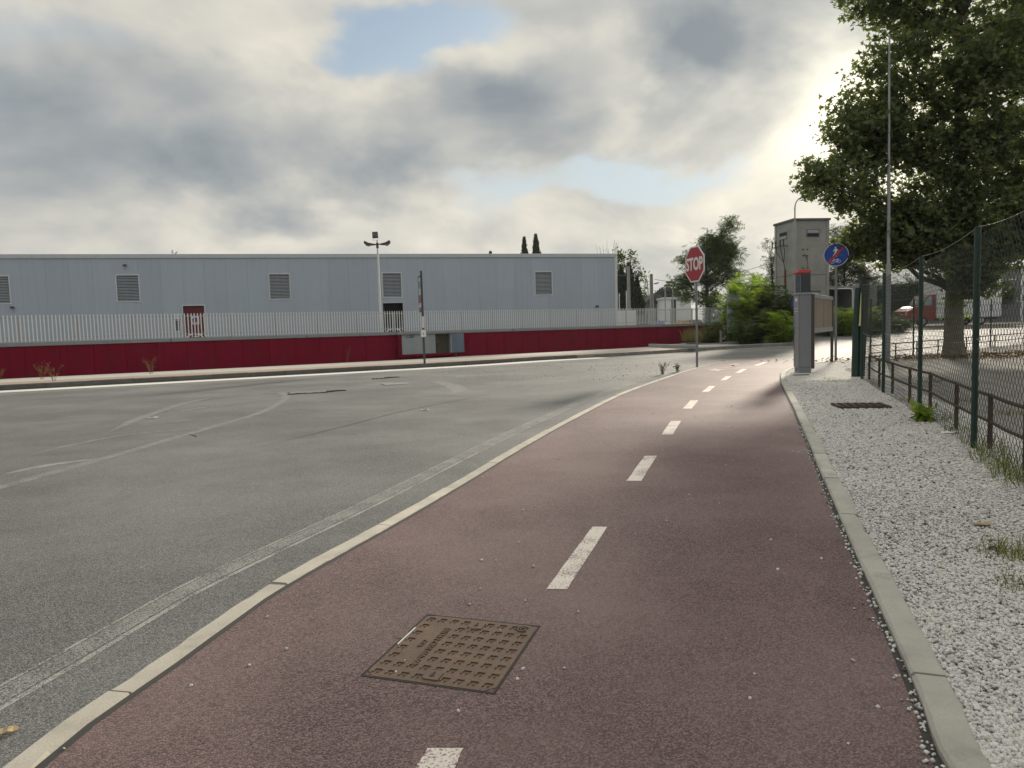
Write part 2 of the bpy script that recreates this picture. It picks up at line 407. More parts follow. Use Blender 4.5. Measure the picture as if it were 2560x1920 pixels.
M['bark_dark'] = plain('bark_dark', (.055, .05, .042), .9, .3, 6., bump=.5, bscale=25.)

M['facade'] = plain('facade_panel', (.425, .492, .57), .55, .04, .6, streak=.16, spec=.3, each=.03)
M['facade_trim'] = plain('facade_trim', (.52, .56, .59), .45, .05, 2., streak=.15)
M['trim_light'] = plain('light_trim', (.66, .68, .68), .45, .06, 3., streak=.2)
M['roofing'] = plain('roof_sheet', (.22, .25, .28), .6)
M['louvre'] = plain('louvre_metal', (.42, .46, .50), .45, .08, 4.)
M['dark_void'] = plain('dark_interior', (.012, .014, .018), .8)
M['red_door'] = plain('red_door_paint', (.135, .012, .028), .45, .08, 3.)
M['red_wall'] = plain('red_wall_paint', (.215, .006, .028), .75, .13, 1.2, bump=.15, bscale=30., dirt=(.13, .022, .03), dirt_amt=.7, streak=.45, spec=.15, each=.06)
M['coping'] = plain('coping_cement', (.27, .285, .285), .8, .12, 3., streak=.2, bump=.2)
M['picket'] = plain('galvanised_picket', (.68, .70, .71), .5, .08, 5., spec=.5)
M['steel'] = plain('galvanised_steel', (.33, .345, .355), .45, .12, 5., metal=.3)
M['steel_dark'] = plain('dark_steel', (.055, .062, .06), .5, .2, 6.)
M['cabinet'] = plain('cabinet_zinc', (.33, .37, .385), .55, .1, 2., streak=.2)
M['cabinet_door'] = plain('cabinet_door_blue', (.17, .225, .29), .55, .12, 2., streak=.2)
M['olive'] = plain('cabinet_inside', (.075, .07, .045), .8, .25, 4.)
M['ink'] = plain('spray_ink', (.03, .035, .04), .7)
M['sign_red'] = plain('sign_red', (.36, .020, .035), .5, .06, 4.)
M['sign_white'] = plain('sign_white', (.72, .72, .71), .5, .05, 5.)
M['sign_blue'] = plain('sign_blue', (.008, .060, .33), .5, .06, 4.)
M['stripe_red'] = plain('stripe_red', (.42, .045, .04), .5, .06, 4.)
M['sign_back'] = plain('sign_back', (.022, .026, .026), .6, .2, 5.)
M['post_grey'] = plain('post_grey', (.20, .21, .215), .5, .12, 6., streak=.2)
M['meter_grey'] = plain('machine_grey', (.205, .215, .235), .42, .07, 3., streak=.12)
M['meter_front'] = plain('machine_front', (.26, .265, .275), .42, .07, 3.)
M['meter_glass'] = plain('machine_tinted_glass', (.035, .045, .048), .18, .1, 3.)
M['meter_red'] = plain('machine_cap_red', (.46, .035, .03), .35, .06, 4.)
M['board_brown'] = plain('board_back', (.24, .19, .145), .75, .10, 2., streak=.45, dirt=(.17, .13, .095), dirt_amt=.5)
M['bronze'] = plain('bronze_post', (.055, .045, .036), .5, .2, 5.)
M['fence_green'] = plain('fence_green', (.012, .038, .028), .5, .25, 8.)
M['wire_green'] = plain('wire_green', (.018, .028, .022), .5, .2, 8.)
M['wire'] = plain('galvanised_wire', (.30, .29, .26), .5)
M['yellow'] = plain('yellow_strap', (.55, .50, .22), .6)
M['rust'] = plain('rusty_iron', (.062, .038, .028), .85, .35, 9., bump=.5, bscale=70., dirt=(.11, .062, .04), dirt_amt=.7)
M['iron'] = plain('cast_iron', (.125, .080, .054), .62, .25, 7., bump=.35, bscale=90., dirt=(.20, .118, .068), dirt_amt=.7, spec=.5)
M['iron_dark'] = plain('iron_recess', (.02, .017, .015), .8)
M['tower'] = concrete('tower_render', (.31, .31, .29), amt=.55, scale=1.2)
M['tower_pier'] = concrete('tower_pier', (.35, .35, .325), amt=.5, scale=1.5)
M['concrete'] = concrete('precast_concrete', (.30, .305, .30), amt=.4, scale=1.2)
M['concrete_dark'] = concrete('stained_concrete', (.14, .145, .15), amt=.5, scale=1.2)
M['pole_concrete'] = concrete('pole_concrete', (.27, .26, .24), amt=.4, scale=2.)
M['pipe_red'] = plain('red_conduit', (.22, .05, .04), .6, .2, 6.)
M['white_paint'] = plain('white_paint', (.78, .79, .80), .45, .06, 2., streak=.15)
M['truck_red'] = plain('truck_red', (.30, .045, .04), .35, .1, 3.)
M['rubber'] = plain('rubber', (.018, .018, .019), .8, .2, 8.)
M['rim'] = plain('wheel_rim', (.40, .41, .42), .4, .1, 6., metal=.5)
M['glass'] = plain('window_glass', (.06, .075, .085), .08, .1, 3., spec=.8)
M['glass_pale'] = plain('pale_glass', (.35, .42, .44), .1, .1, 3., spec=.8)
M['lamp_head'] = plain('lamp_head', (.05, .055, .058), .5, .15, 5.)
M['lamp_glass'] = plain('lamp_glass', (.45, .46, .44), .3, .1, 5.)
M['car_blue'] = plain('car_blue', (.02, .05, .20), .3, .08, 3.)
M['car_red'] = plain('car_red', (.32, .03, .03), .3, .08, 3.)
M['car_dark'] = plain('car_dark', (.04, .045, .05), .3, .08, 3.)
M['house_grey'] = plain('house_grey', (.16, .17, .185), .7, .1, 2., streak=.2)
M['roof_dark'] = plain('roof_dark', (.06, .065, .07), .8, .2, 3.)
M['poster'] = plain('poster_paper', (.40, .46, .47), .6, .12, 3.)
M['poster_blue'] = plain('poster_blue', (.16, .27, .36), .6, .2, 4.)
M['poster_red'] = plain('poster_red', (.22, .07, .08), .6, .2, 5.)
M['paper'] = plain('paper', (.66, .65, .62), .8, .1, 8.)
M['leaf_litter_tan'] = plain('tan_leaf', (.34, .25, .13), .7, .25, 30.)
M['crack'] = plain('crack_tar', (.04, .038, .036), .85)

# ------------------------------------------------------------------ terrain
def sstep(a, b, x):
    t = min(1, max(0, (x - a) / (b - a))); return t * t * (3 - 2 * t)
def hgt(x, y): return .48 * sstep(25, 52, y) * sstep(5, 13, x)   # the land rises a little beyond the junction

def sheet(name, mat, xs, ys, z, fn=None, kind='structure', parent=None):
    vs = []; fs = []; nx, ny = len(xs), len(ys)
    for y in ys:
        for x in xs: vs.append((x, y, z + (fn(x, y) if fn else 0)))
    for j in range(ny - 1):
        for i in range(nx - 1): a = j * nx + i; fs.append((a, a + 1, a + nx + 1, a + nx))
    me = bpy.data.meshes.new(name); me.from_pydata(vs, [], fs); me.materials.append(mat); o = link(name, me, parent)
    if kind: o['kind'] = kind
    return o
grid = lambda a, b, n: [a + (b - a) * i / n for i in range(n + 1)]
sheet('ground', M['earth'], [-600, -300, -120] + grid(-60, 80, 56) + [120, 300, 600], [-60, -20] + grid(-5, 75, 40) + [110, 200, 400, 700], -.03, hgt)

# kerb lines of the cycle path, surveyed on the ground
left_out = spline([G(16, 1920) + Vector((-.012, -1.6, 0)), G(16, 1920), G(353, 1681), G(562, 1536), G(700, 1449), G(1040, 1264), G(1300, 1113), G(1430, 1043), G(1560, 981), G(1700, 932), G(1765, 914), G(1830, 903), G(1900, 898)], .2)
KW_L = .088
left_in = offset(left_out, KW_L)
right_in = spline([G(2360, 1920) + Vector((-.32, -1.5, 0)), G(2360, 1920), G(2297, 1751), G(2178, 1480), G(2112, 1328), G(2058, 1202), G(2006, 1076), G(1989, 1036), G(1961, 977), G(1951, 946), G(1957, 931), G(1982, 920), G(2040, 909), G(2110, 903)], .2)
KW_R = .104
right_out = offset(right_in, KW_R)

def interp_x(line, y):
    for a, b in zip(line, line[1:]):
        if a.y <= y <= b.y and b.y > a.y: return a.x + (b.x - a.x) * (y - a.y) / (b.y - a.y)
    return None

def ribbon(name, A, B, mat, z, parent=None, kind=None):
    n = len(A); vs = [(p.x, p.y, z) for p in A] + [(p.x, p.y, z) for p in B]
    fs = [(i, n + i, n + i + 1, i + 1) for i in range(n - 1)]
    me = bpy.data.meshes.new(name); me.from_pydata(vs, [], fs); me.materials.append(mat); o = link(name, me, parent)
    if kind: o['kind'] = kind
    return o

# road: everything between the path kerb and the far kerb, and the side street running off to the right
WO = G(0, 942, .13); WD = horiz(4040, 744); WN = Vector((-WD.y, WD.x, 0))       # perimeter wall: start, direction, inward normal
W_ANG = math.atan2(WD.y, WD.x)
fk = [G(0, 976.5), G(605, 944), G(1140, 914.5), G(1350, 901), G(1560, 889.5), G(1760, 877.5), G(1903, 871), G(1985, 868.5)]
d0 = (fk[1] - fk[0]).normalized()
far_edge = spline([fk[0] - d0 * 14] + fk, .5)
road = sheet('road', M['road'], grid(-34, 60, 94), grid(-6, 44, 50), 0., lambda x, y: max(0, hgt(x, y) - .002))
# cut the road back behind the far kerb by laying the footway over it (a raised slab), see below

def path_poly():
    A = left_in + [G(1975, 901.5), G(2045, 903)]
    Bp = [p for p in right_in if p.x < G(2045, 908).x]
    vs = [(p.x, p.y, .008) for p in A] + [(p.x, p.y, .008) for p in reversed(Bp)]
    me = bpy.data.meshes.new('cycle_path'); me.from_pydata(vs, [], [tuple(range(len(vs)))]); me.materials.append(M['path'])
    o = link('cycle_path', me); o['kind'] = 'structure'; return o
cycle_path = path_poly()

def kerb_run(name, A, B, top, base, mats, piece, label=None, chamfer=.012, parent=None, gap=.008):
    """a row of kerb stones between two edge lines, each stone an object"""
    root = bpy.data.objects.new(name, None); C.objects.link(root); root['kind'] = 'structure'
    L = [0.]
    for a, b in zip(A, A[1:]): L.append(L[-1] + (b - a).length)
    def at(line, d):
        d = min(max(d, 0), L[-1] - 1e-6); j = max(i for i in range(len(L) - 1) if L[i] <= d); f = (d - L[j]) / (L[j + 1] - L[j]); return line[j].lerp(line[j + 1], f)
    d = 0.; rnd = random.Random(name)
    while d < L[-1] - .05:
        e = min(d + piece, L[-1]); n = 12; ring = []; dz = rnd.uniform(-.004, .004); dx = rnd.uniform(-.004, .004)
        mb = MB(); vs = []
        for k in range(n + 1):
            q = d + gap / 2 + (e - d - gap) * k / n; a, b = at(A, q), at(B, q); w = (b - a); W = w.length; w.normalize()
            t = top + dz + rnd.uniform(-.0012, .0012); c = chamfer * rnd.uniform(.7, 1.3) * (2.2 if rnd.random() < .07 else 1); c2 = chamfer * rnd.uniform(.7, 1.3) * (2.2 if rnd.random() < .07 else 1)
            prof = [(0, base), (0, t - c), (c, t), (W - c2, t), (W, t - c2), (W, base)]
            for u, zz in prof: vs.append(a + w * (u + dx) + Vector((0, 0, zz + hgt(a.x, a.y))))
        fs = []
        for k in range(n):
            for i in range(5): fs.append((k * 6 + i, k * 6 + i + 1, (k + 1) * 6 + i + 1, (k + 1) * 6 + i))
        fs += [tuple(range(6)), tuple(range(n * 6, n * 6 + 6))[::-1]]
        mb.add(vs, fs); m = mats(d) if callable(mats) else mats
        mb.build('kerb_stone', m, root); d = e
    return root
kerb_run('path_kerb_roadside', left_out, left_in, .014, -.1, M['kerb'], 1.0, chamfer=.006)
kerb_run('path_kerb_gravel_side', right_in, right_out, .034, -.1, M['kerb_right'], 1.0, chamfer=.009)
# dirt collected along both kerbs is darker binder left bare at the joint
ribbon('path_edge_joint', offset(left_in, .001), offset(left_in, .028), M['crack'], .0088, cycle_path)
ribbon('path_edge_joint', offset(right_in, -.024), offset(right_in, -.001), M['crack'], .0088, cycle_path)

# painted dashes on the path
dash_px = [((1020, 1960), (1125, 1960), (1158, 1878), (1070, 1878)),
           ((1366, 1477), (1418, 1478), (1518, 1321), (1482, 1320)),
           ((1566, 1205), (1603, 1205), (1642, 1142), (1612, 1142)),
           ((1654, 1088), (1682, 1088), (1703, 1054), (1677, 1054)),
           ((1707, 1023), (1729, 1023), (1746, 1002), (1727, 1002)),
           ((1755, 981), (1772, 981), (1789, 966), (1773, 966)),
           ((1801, 952), (1814, 952), (1830, 941), (1815, 941)),
           ((1838, 933), (1851, 933), (1868, 923), (1855, 923)),
           ((1884, 914.5), (1898, 914.5), (1920, 906.5), (1906, 906.5))]
for q in dash_px:
    P = [G(*p) for p in q]; n = 12; rr = random.Random(q[0][0]); A = []; Bq = []
    for k in range(n + 1):
        j = rr.uniform(-.002, .002); A.append(P[0].lerp(P[3], k / n) + Vector((j, 0, 0))); Bq.append(P[1].lerp(P[2], k / n) + Vector((rr.uniform(-.002, .002), 0, 0)))
    ribbon('painted_dash', A, Bq, M['path_dash'], .0094, cycle_path)
# what remains of the bicycle symbol near the end of the path
def flat_poly(name, pts, mat, z, parent):
    me = bpy.data.meshes.new(name); me.from_pydata([(p.x, p.y, z) for p in pts], [], [tuple(range(len(pts)))]); me.materials.append(mat); return link(name, me, parent)
flat_poly('painted_arrow', [G(1768, 925.5), G(1787, 924), G(1781, 921.5), G(1799, 924.5), G(1822, 923.5), G(1800, 926), G(1797, 928), G(1780, 927.2)], M['path_symbol'], .0094, cycle_path)
flat_poly('painted_symbol', [G(1822, 911.5), G(1838, 910), G(1852, 910.6), G(1846, 912), G(1832, 912.6)], M['path_symbol'], .0094, cycle_path)

# worn edge lines and old markings on the road
i0 = 0
edge = [p for p in left_out if p.y < 14.5]
ribbon('worn_edge_line', offset(edge, -.292), offset(edge, -.265), M['road_worn'], .0012, road)
ribbon('worn_edge_band', offset(edge, -.40), offset(edge, -.303), M['road_worn_thin'], .0012, road)
ribbon('worn_edge_line', offset(edge, -.422), offset(edge, -.405), M['road_worn'], .0012, road)
def strip(name, pts, w, mat, z, taper=False):
    s = spline(pts, .15); n = len(s)
    A = []; B = []
    t0, t1 = offset(s, -.5), offset(s, .5)
    for i in range(n):
        k = w * (min(1, 4 * i / n, 4 * (n - 1 - i) / n) if taper else 1); A.append(s[i].lerp(t0[i], k)); B.append(s[i].lerp(t1[i], k))
    return ribbon(name, A, B, mat, z, road)
strip('old_marking', [G(-150, 1262), G(0, 1218), G(180, 1168), G(350, 1120), G(520, 1070), G(640, 1035), G(695, 1010), G(715, 992), G(700, 980)], .13, M['road_worn_thin'], .0010)
strip('old_marking', [G(0, 1188), G(120, 1163), G(250, 1146)], .12, M['road_worn'], .0014, True)
strip('old_marking', [G(60, 1140), G(200, 1108), G(330, 1085), G(520, 1072)], .09, M['road_worn_thin'], .0018, True)
strip('old_marking', [G(330, 1068), G(430, 1055), G(510, 1046)], .10, M['road_worn_thin'], .0022, True)
strip('old_marking', [G(440, 1030), G(540, 1015), G(640, 1008)], .14, M['road_worn_thin'], .0026, True)
strip('old_marking', [G(1095, 953), G(1125, 962), G(1146, 972), G(1155, 981)], .35, M['road_worn_thin'], .0010)
strip('old_marking', [G(250, 1090), G(380, 1035), G(500, 1000), G(640, 985)], .16, M['road_worn_thin'], .0030, True)
strip('tarred_seam', [G(560, 1138), G(700, 1105), G(800, 1081), G(900, 1056), G(1000, 1030), G(1150, 1000), G(1290, 975)], .014, M['crack'], .0036, True)
strip('tarred_seam', [G(470, 1085), G(485, 1088), G(492, 1094)], .03, M['crack'], .0036, True)
# painted edge line in front of the far kerb
fe = [p for p in far_edge if p.x < G(1500, 893).x]
ribbon('edge_line', offset(fe, .04), offset(fe, .95), M['road_line'], .0012, road)
fe2 = [p for p in far_edge if p.x < G(1960, 870).x]
ribbon('road_patch', offset(fe2, .97), offset(fe2, 1.9), M['road_patch'], .0008, road)

# far footway: stained kerb stones, a strip of pavers, a strip of concrete up to the wall
FKW = .26
far_in = offset(far_edge, -FKW)
def far_mat(d): return M['kerb_dark'] if d < 32 else M['kerb_far']
kerb_run('far_kerb', far_edge, far_in, .134, -.1, far_mat, 1.0, chamfer=.015)
pav = offset(far_edge, -FKW - .002)
pav2 = offset(far_edge, -1.7); back = offset(far_edge, -4.2)
def slab(name, A, B, mat, z):
    return ribbon(name, A, B, mat, z, None, 'structure')
slab('paver_footway', pav, pav2, M['paver'], .128)
slab('concrete_footway', offset(far_edge, -1.702), back, M['footway'], .126)

# gravel verge and yard
vs = [p for p in right_out]
verge_far = [G(2160, 905), G(2215, 905)]
fence_px = [(2155, 951), (2208, 985), (2298.5, 1037.6), (2434, 1126)]
FP = [G(*p) for p in fence_px]
fd = (FP[3] - FP[2]).normalized()
FP2 = FP + [FP[3] + fd * 2.0, FP[3] + fd * 4.2, FP[3] + fd * 6.6]
poly = [(p.x, p.y, .02) for p in right_out] + [(p.x, p.y, .02) for p in verge_far] + [(q.x + .55, q.y, .02) for q in FP2]
me = bpy.data.meshes.new('gravel_verge'); me.from_pydata(poly, [], [tuple(range(len(poly)))]); me.materials.append(M['gravel'])
verge = link('gravel_verge', me); verge['kind'] = 'structure'
yard_corner = G(2172, 903)
yp = [(q.x + .3, q.y, .012) for q in reversed(FP2)] + [(yard_corner.x, yard_corner.y, .012)] + [(p.x, p.y, .012) for p in (G(2300, 890), G(2480, 868), G(2800, 836))] + [(34, 12, .012), (34, FP2[-1].y, .012)]
me = bpy.data.meshes.new('yard'); me.from_pydata(yp, [], [tuple(range(len(yp)))]); me.materials.append(M['yard'])
yard = link('yard', me); yard['kind'] = 'structure'

# ------------------------------------------------------------------ pebbles, litter, small growth
cube_v = np.array([(x, y, z) for x in (-1, 1) for y in (-1, 1) for z in (-1, 1)], float)
cube_v[[1, 3, 5, 7]] *= (.62, .62, .8)
cube_f = np.array([(0, 1, 3, 2), (4, 6, 7, 5), (0, 4, 5, 1), (2, 3, 7, 6), (0, 2, 6, 4), (1, 5, 7, 3)])
def pebbles(name, pos, size, label, seed, flat=.6):
    rng = np.random.default_rng(seed); n = len(pos); s = np.stack([size * rng.uniform(.7, 1.3, n), size * rng.uniform(.6, 1.0, n), size * rng.uniform(.4, .8, n) * flat / .6], -1)
    o = scatter(name, cube_v, cube_f, pos, rand_rot(n, .9, rng), s, M['pebble'], None, np.clip(rng.normal(.50, .24, n) + .10 * np.sin(pos[:, 0] * 3.1 + np.sin(pos[:, 1] * 2.3) * 2) * np.sin(pos[:, 1] * 4.3 + 1.), 0, 1))
    return props(o, label, 'gravel', None, 'stuff')
def verge_points(n, y0, y1, seed, power=1.0, right=lambda y: 9.):
    rng = np.random.default_rng(seed); out = []
    while len(out) < n:
        y = y0 + (y1 - y0) * rng.uniform() ** power; x0 = interp_x(right_out, y)
        if x0 is None: continue
        x1 = min(x0 + 3.0, y * .74 + .35)
        fx = None
        for a, b in zip(FP2, FP2[1:]):
            if b.y <= y <= a.y: fx = a.x + (b.x - a.x) * (a.y - y) / (a.y - b.y) + .4
        if fx: x1 = min(x1, fx)
        if x1 <= x0: continue
        out.append((rng.uniform(x0 - .004, x1), y, .02))
    return np.array(out)
p = verge_points(44000, 1.25, 4.6, 11, 1.3); p[:, 2] += RNG.uniform(-.002, .010, len(p))
pebbles('gravel', p, RNG.uniform(.0036, .0088, len(p)), 'loose white gravel beside the cycle path kerb', 12)
p = verge_points(30000, 4.6, 13.5, 13, 1.2); p[:, 2] += RNG.uniform(-.004, .008, len(p))
pebbles('gravel_beyond', p, RNG.uniform(.006, .012, len(p)), 'loose white gravel between the kerb and the green fence', 14)
# pebbles kicked onto the path, most of them along the kerb
pp = []
for i in range(330):
    y = 1.3 + 6.5 * random.random() ** 1.6; x = interp_x(right_in, y)
    if x: pp.append((x - abs(random.gauss(0, .018)) - .004, y, .012))
for i in range(95):
    y = 1.3 + 9 * random.random() ** 1.5; a, b = interp_x(left_in, y), interp_x(right_in, y)
    if a and b: pp.append((a + (b - a) * random.random() ** .8, y, .012))
pp = np.array(pp); pebbles('scattered_pebbles', pp, RNG.uniform(.003, .0075, len(pp)), 'small pale pebbles strewn over the red cycle path', 15)
# stones on the asphalt by the junction
rr = []
for i in range(260):
    q = G(random.uniform(1100, 1700), random.uniform(905, 950)); rr.append((q.x, q.y, .008))
pebbles('road_grit', np.array(rr), RNG.uniform(.006, .014, len(rr)), 'pale grit lying on the road at the junction', 16)

leaf5 = []                                     # a five-lobed plane leaf, folded a little along the midrib
for k, (a, r) in enumerate([(-90, .25), (-52, .62), (-28, .36), (8, .95), (38, .46), (90, 1.15), (142, .46), (172, .95), (208, .36), (232, .62)]):
    x, y = math.cos(R(a)) * r * .5, math.sin(R(a)) * r * .5; leaf5.append((x, y + .1, abs(x) * .35))
leaf5 = np.array([(0, .05, 0)] + leaf5); leaf5_f = np.array([(0, i, i % 10 + 1) for i in range(1, 11)])
oval = np.array([(0, 0, 0), (.22, .3, .05), (.2, .65, .04), (0, 1, -.04), (-.2, .65, .04), (-.22, .3, .05)], float)
oval_f = np.array([(0, 1, 2, 3), (0, 3, 4, 5)])
# pinnate leaf: rachis with paired leaflets
def pinnate(n=5, L=1.0, w=.27):
    v = []; f = []
    for i in range(n):
        t = .15 + .85 * i / n; z = .25 * t - .45 * t * t
        for s in (-1, 1):
            b = len(v); l = w * (1.5 - .5 * t) * 1.5
            v += [(0, t, z), (s * l * .45, t + .02 + w * .16, z - .01), (s * l, t + .05, z - .06), (s * l * .5, t - w * .12, z - .02)]; f.append((b, b + 1, b + 2, b + 3))
    v += [(-.006, 0, 0), (.006, 0, 0), (.004, 1, -.2), (-.004, 1, -.2)]; b = len(v) - 4; f.append((b, b + 1, b + 2, b + 3))
    return np.array(v, float) * L, np.array(f)
pin_v, pin_f = pinnate()
blade = np.array([(-.02, 0, 0), (.02, 0, 0), (.014, .12, .55), (-.014, .12, .55), (0, .42, 1.0)], float)
blade_f = np.array([(0, 1, 2), (0, 2, 3), (3, 2, 4)])

def tuft(name, label, loc, h, n, spread, mat='grass', group=None, seed=0, cat='grass'):
    rng = np.random.default_rng(seed + int(abs(loc[0] * 97 + loc[1] * 31) * 10) % 9999); pos = np.zeros((n, 3)); r = spread * np.sqrt(rng.uniform(0, 1, n)); a = rng.uniform(0, 6.28, n)
    pos[:, 0] = r * np.cos(a); pos[:, 1] = r * np.sin(a)
    s = h * rng.uniform(.45, 1.1, n)
    o = scatter(name, blade, blade_f, pos, rand_rot(n, .55, rng), np.stack([s * 1.0, s, s], -1), M[mat], None, rng.uniform(0, 1, n)); o.location = loc
    return props(o, label, cat, group)
def weed(name, label, loc, h, n, mat='leaf_mid', stemmat='grass_dry', seed=0, leaf=.1, group=None, spread=.5, lean=.5):
    """branching weed with a few stems and small leaves"""
    rng = random.Random(seed); t = thing(name, label, 'weed', loc, 0, group); mb = MB(); ends = []
    for i in range(n):
        a = rng.uniform(0, 6.28); l = h * rng.uniform(.6, 1.); dx, dy = math.cos(a) * lean * rng.uniform(.2, 1) * l, math.sin(a) * lean * rng.uniform(.2, 1) * l
        p0, p1, p2 = Vector((math.cos(a) * .03, math.sin(a) * .03, -.01)), Vector((dx * .4, dy * .4, l * .5)), Vector((dx, dy, l))
        mb.tube([p0, p1, p2], [.006, .005, .002], 4)
        for k in range(5):
            f = rng.uniform(.3, 1); q = p0.lerp(p1, f * 2) if f < .5 else p1.lerp(p2, f * 2 - 1); b = rng.uniform(0, 6.28)
            e = q + Vector((math.cos(b), math.sin(b), .6)) * l * .18; mb.tube([q, e], [.003, .0015], 3); ends += [e, q]
    mb.build('stem', M[stemmat], t)
    if leaf:
        P = np.array([tuple(e) for e in ends for _ in range(2)]); n_ = len(P); r2 = np.random.default_rng(seed)
        scatter('leaf', oval, oval_f, P + r2.normal(0, .012, P.shape), rand_rot(n_, 1.2, r2), leaf * r2.uniform(.5, 1.2, n_), M[mat], t, r2.uniform(0, 1, n_))['kind'] = 'stuff'
    return t

# ------------------------------------------------------------------ warehouse
FD = horiz(7970, 631); FCORNER = D(1535, 634, 41.5); FA = math.atan2(FD.y, FD.x)
FLEN = 44.
F0 = FCORNER - FD * FLEN; ROOF = FCORNER.z
ware = thing('warehouse', 'long low pale blue-grey panel warehouse behind the red wall', 'warehouse', (F0.x, F0.y, 0), FA)
FN = Vector((-FD.y, FD.x, 0))
def fac(px, py):                               # facade coordinates (along, height) of a line of sight
    d = ray(px, py); o = Vector((0, 0, HCAM)); k = (Vector((F0.x, F0.y, 0)) - o).dot(FN) / d.dot(FN); q = o + d * k
    return (q - Vector((F0.x, F0.y, 0))).dot(FD), q.z
GRD = .25                                      # floor level behind the wall
openings = []
vents = [((-31, 700), (20, 766)), ((297, 698), (344, 759)), ((678, 694), (721, 751)), ((961, 693), (1000, 750)), ((1342, 689), (1376, 741))]
VR = []
for a, b in vents:
    x0, z1 = fac(*a); x1, z0 = fac(*b); xm = (x0 + x1) / 2; zm = 3.72; VR.append((xm - .48, xm + .48, zm - .62, zm + .62))
dx0, dz1 = fac(457, 765); dx1, _ = fac(510, 765); DOOR = (dx0, dx1, GRD, dz1)
ex0, ez1 = fac(957, 758); ex1, _ = fac(1007, 757); DOOR2 = (ex0, ex1, GRD, ez1)
SW0, SWz = fac(436, 802); SW1, SWz0 = fac(451, 827); WIN = (SW0, SW1, SWz0, SWz)
openings = VR + [DOOR, DOOR2, WIN]
PT = .08
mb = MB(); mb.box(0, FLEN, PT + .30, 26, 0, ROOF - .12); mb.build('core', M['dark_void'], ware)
x = 0.; k = 0
while x < FLEN - .05:                          # vertical panels, cut round the openings
    x1 = min(x + 1.0, FLEN); g = .002; cuts = sorted({x + g, x1 - g} | {c for o in openings for c in o[:2] if x + g < c < x1 - g}); mb = MB(); y0 = random.Random(k).uniform(-.002, .002)
    for a, b in zip(cuts, cuts[1:]):
        m = (a + b) / 2; segs = [(GRD - .2, ROOF - .20)]
        for o in openings:
            if o[0] < m < o[1]:
                new = []
                for s0, s1 in segs:
                    if o[2] > s0: new.append((s0, min(s1, o[2])))
                    if o[3] < s1: new.append((max(s0, o[3]), s1))
                segs = [s for s in new if s[1] - s[0] > .005]
        for s0, s1 in segs: mb.box(a, b, y0, PT, s0, s1)
    mb.build('wall_panel', M['facade'], ware); x = x1; k += 1
mb = MB(); mb.box(-.02, FLEN + .02, PT + .002, PT + .28, GRD, ROOF - .21)
for o in openings: pass
# backing sheet in strips so that door and vent openings stay open
back_mb = MB(); xs = sorted({0., FLEN} | {c for o in openings for c in o[:2]})
for a, b in zip(xs, xs[1:]):
    m = (a + b) / 2; segs = [(0, ROOF - .205)]
    for o in openings:
        if o[0] < m < o[1]:
            new = []
            for s0, s1 in segs:
                if o[2] > s0: new.append((s0, min(s1, o[2])))
                if o[3] < s1: new.append((max(s0, o[3]), s1))
            segs = new
    for s0, s1 in segs: back_mb.box(a, b, PT + .003, PT + .12, s0, s1)
back_mb.build('wall_backing', M['roofing'], ware)
mb = MB(); mb.box(FLEN + .002, FLEN + .12, .1, 26, 0, ROOF - .2); mb.build('end_wall', M['facade'], ware)
mb = MB(); mb.box(-.05, FLEN + .16, -.05, .06, ROOF - .205, ROOF + .0, .012); mb.build('roof_fascia', M['facade_trim'], ware)
mb = MB(); mb.box(-.05, FLEN + .16, .062, 26.2, ROOF - .12, ROOF - .02); mb.build('roof', M['roofing'], ware)
mb = MB(); mb.box(FLEN + .0, FLEN + .17, -.045, .098, 0, ROOF - .207, .02); mb.build('corner_trim', M['trim_light'], ware)
mb = MB(); mb.box(0, FLEN, -.012, -.003, 0, GRD + .12); mb.build('plinth_flashing', M['steel_dark'], ware)
def frame(o, w, d, y0=-.02):
    x0, x1, z0, z1 = o; m = MB()
    m.box(x0 - w, x0, y0, d, z0 - w, z1 + w); m.box(x1, x1 + w, y0, d, z0 - w, z1 + w); m.box(x0 + .001, x1 - .001, y0, d, z1, z1 + w); m.box(x0 + .001, x1 - .001, y0, d, z0 - w, z0); return m
for o in VR:
    v = frame(o, .05, .10).build('vent', M['trim_light'], ware)
    n = 17; h = (o[3] - o[2]) / n; sl = MB(); sl.add([(0, 0, h * .98), (1, 0, h * .98), (1, -.055, h * .30), (0, -.055, h * .30), (0, .006, h * .98), (1, .006, h * .98), (1, -.049, h * .28), (0, -.049, h * .28)],
        [(0, 1, 2, 3), (4, 5, 6, 7), (3, 2, 6, 7), (0, 1, 5, 4), (0, 3, 7, 4), (1, 2, 6, 5)])
    me = sl.mesh('slat'); me.materials.append(M['louvre'])
    for i in range(n):
        s = link('slat', me, v); s.location = (o[0] + .002, .055, o[2] + i * h); s.scale = (o[1] - o[0] - .004, 1, 1)
    mb = MB(); mb.box(o[0], o[1], .095, .11, o[2], o[3]); mb.build('back_plate', M['dark_void'], v)
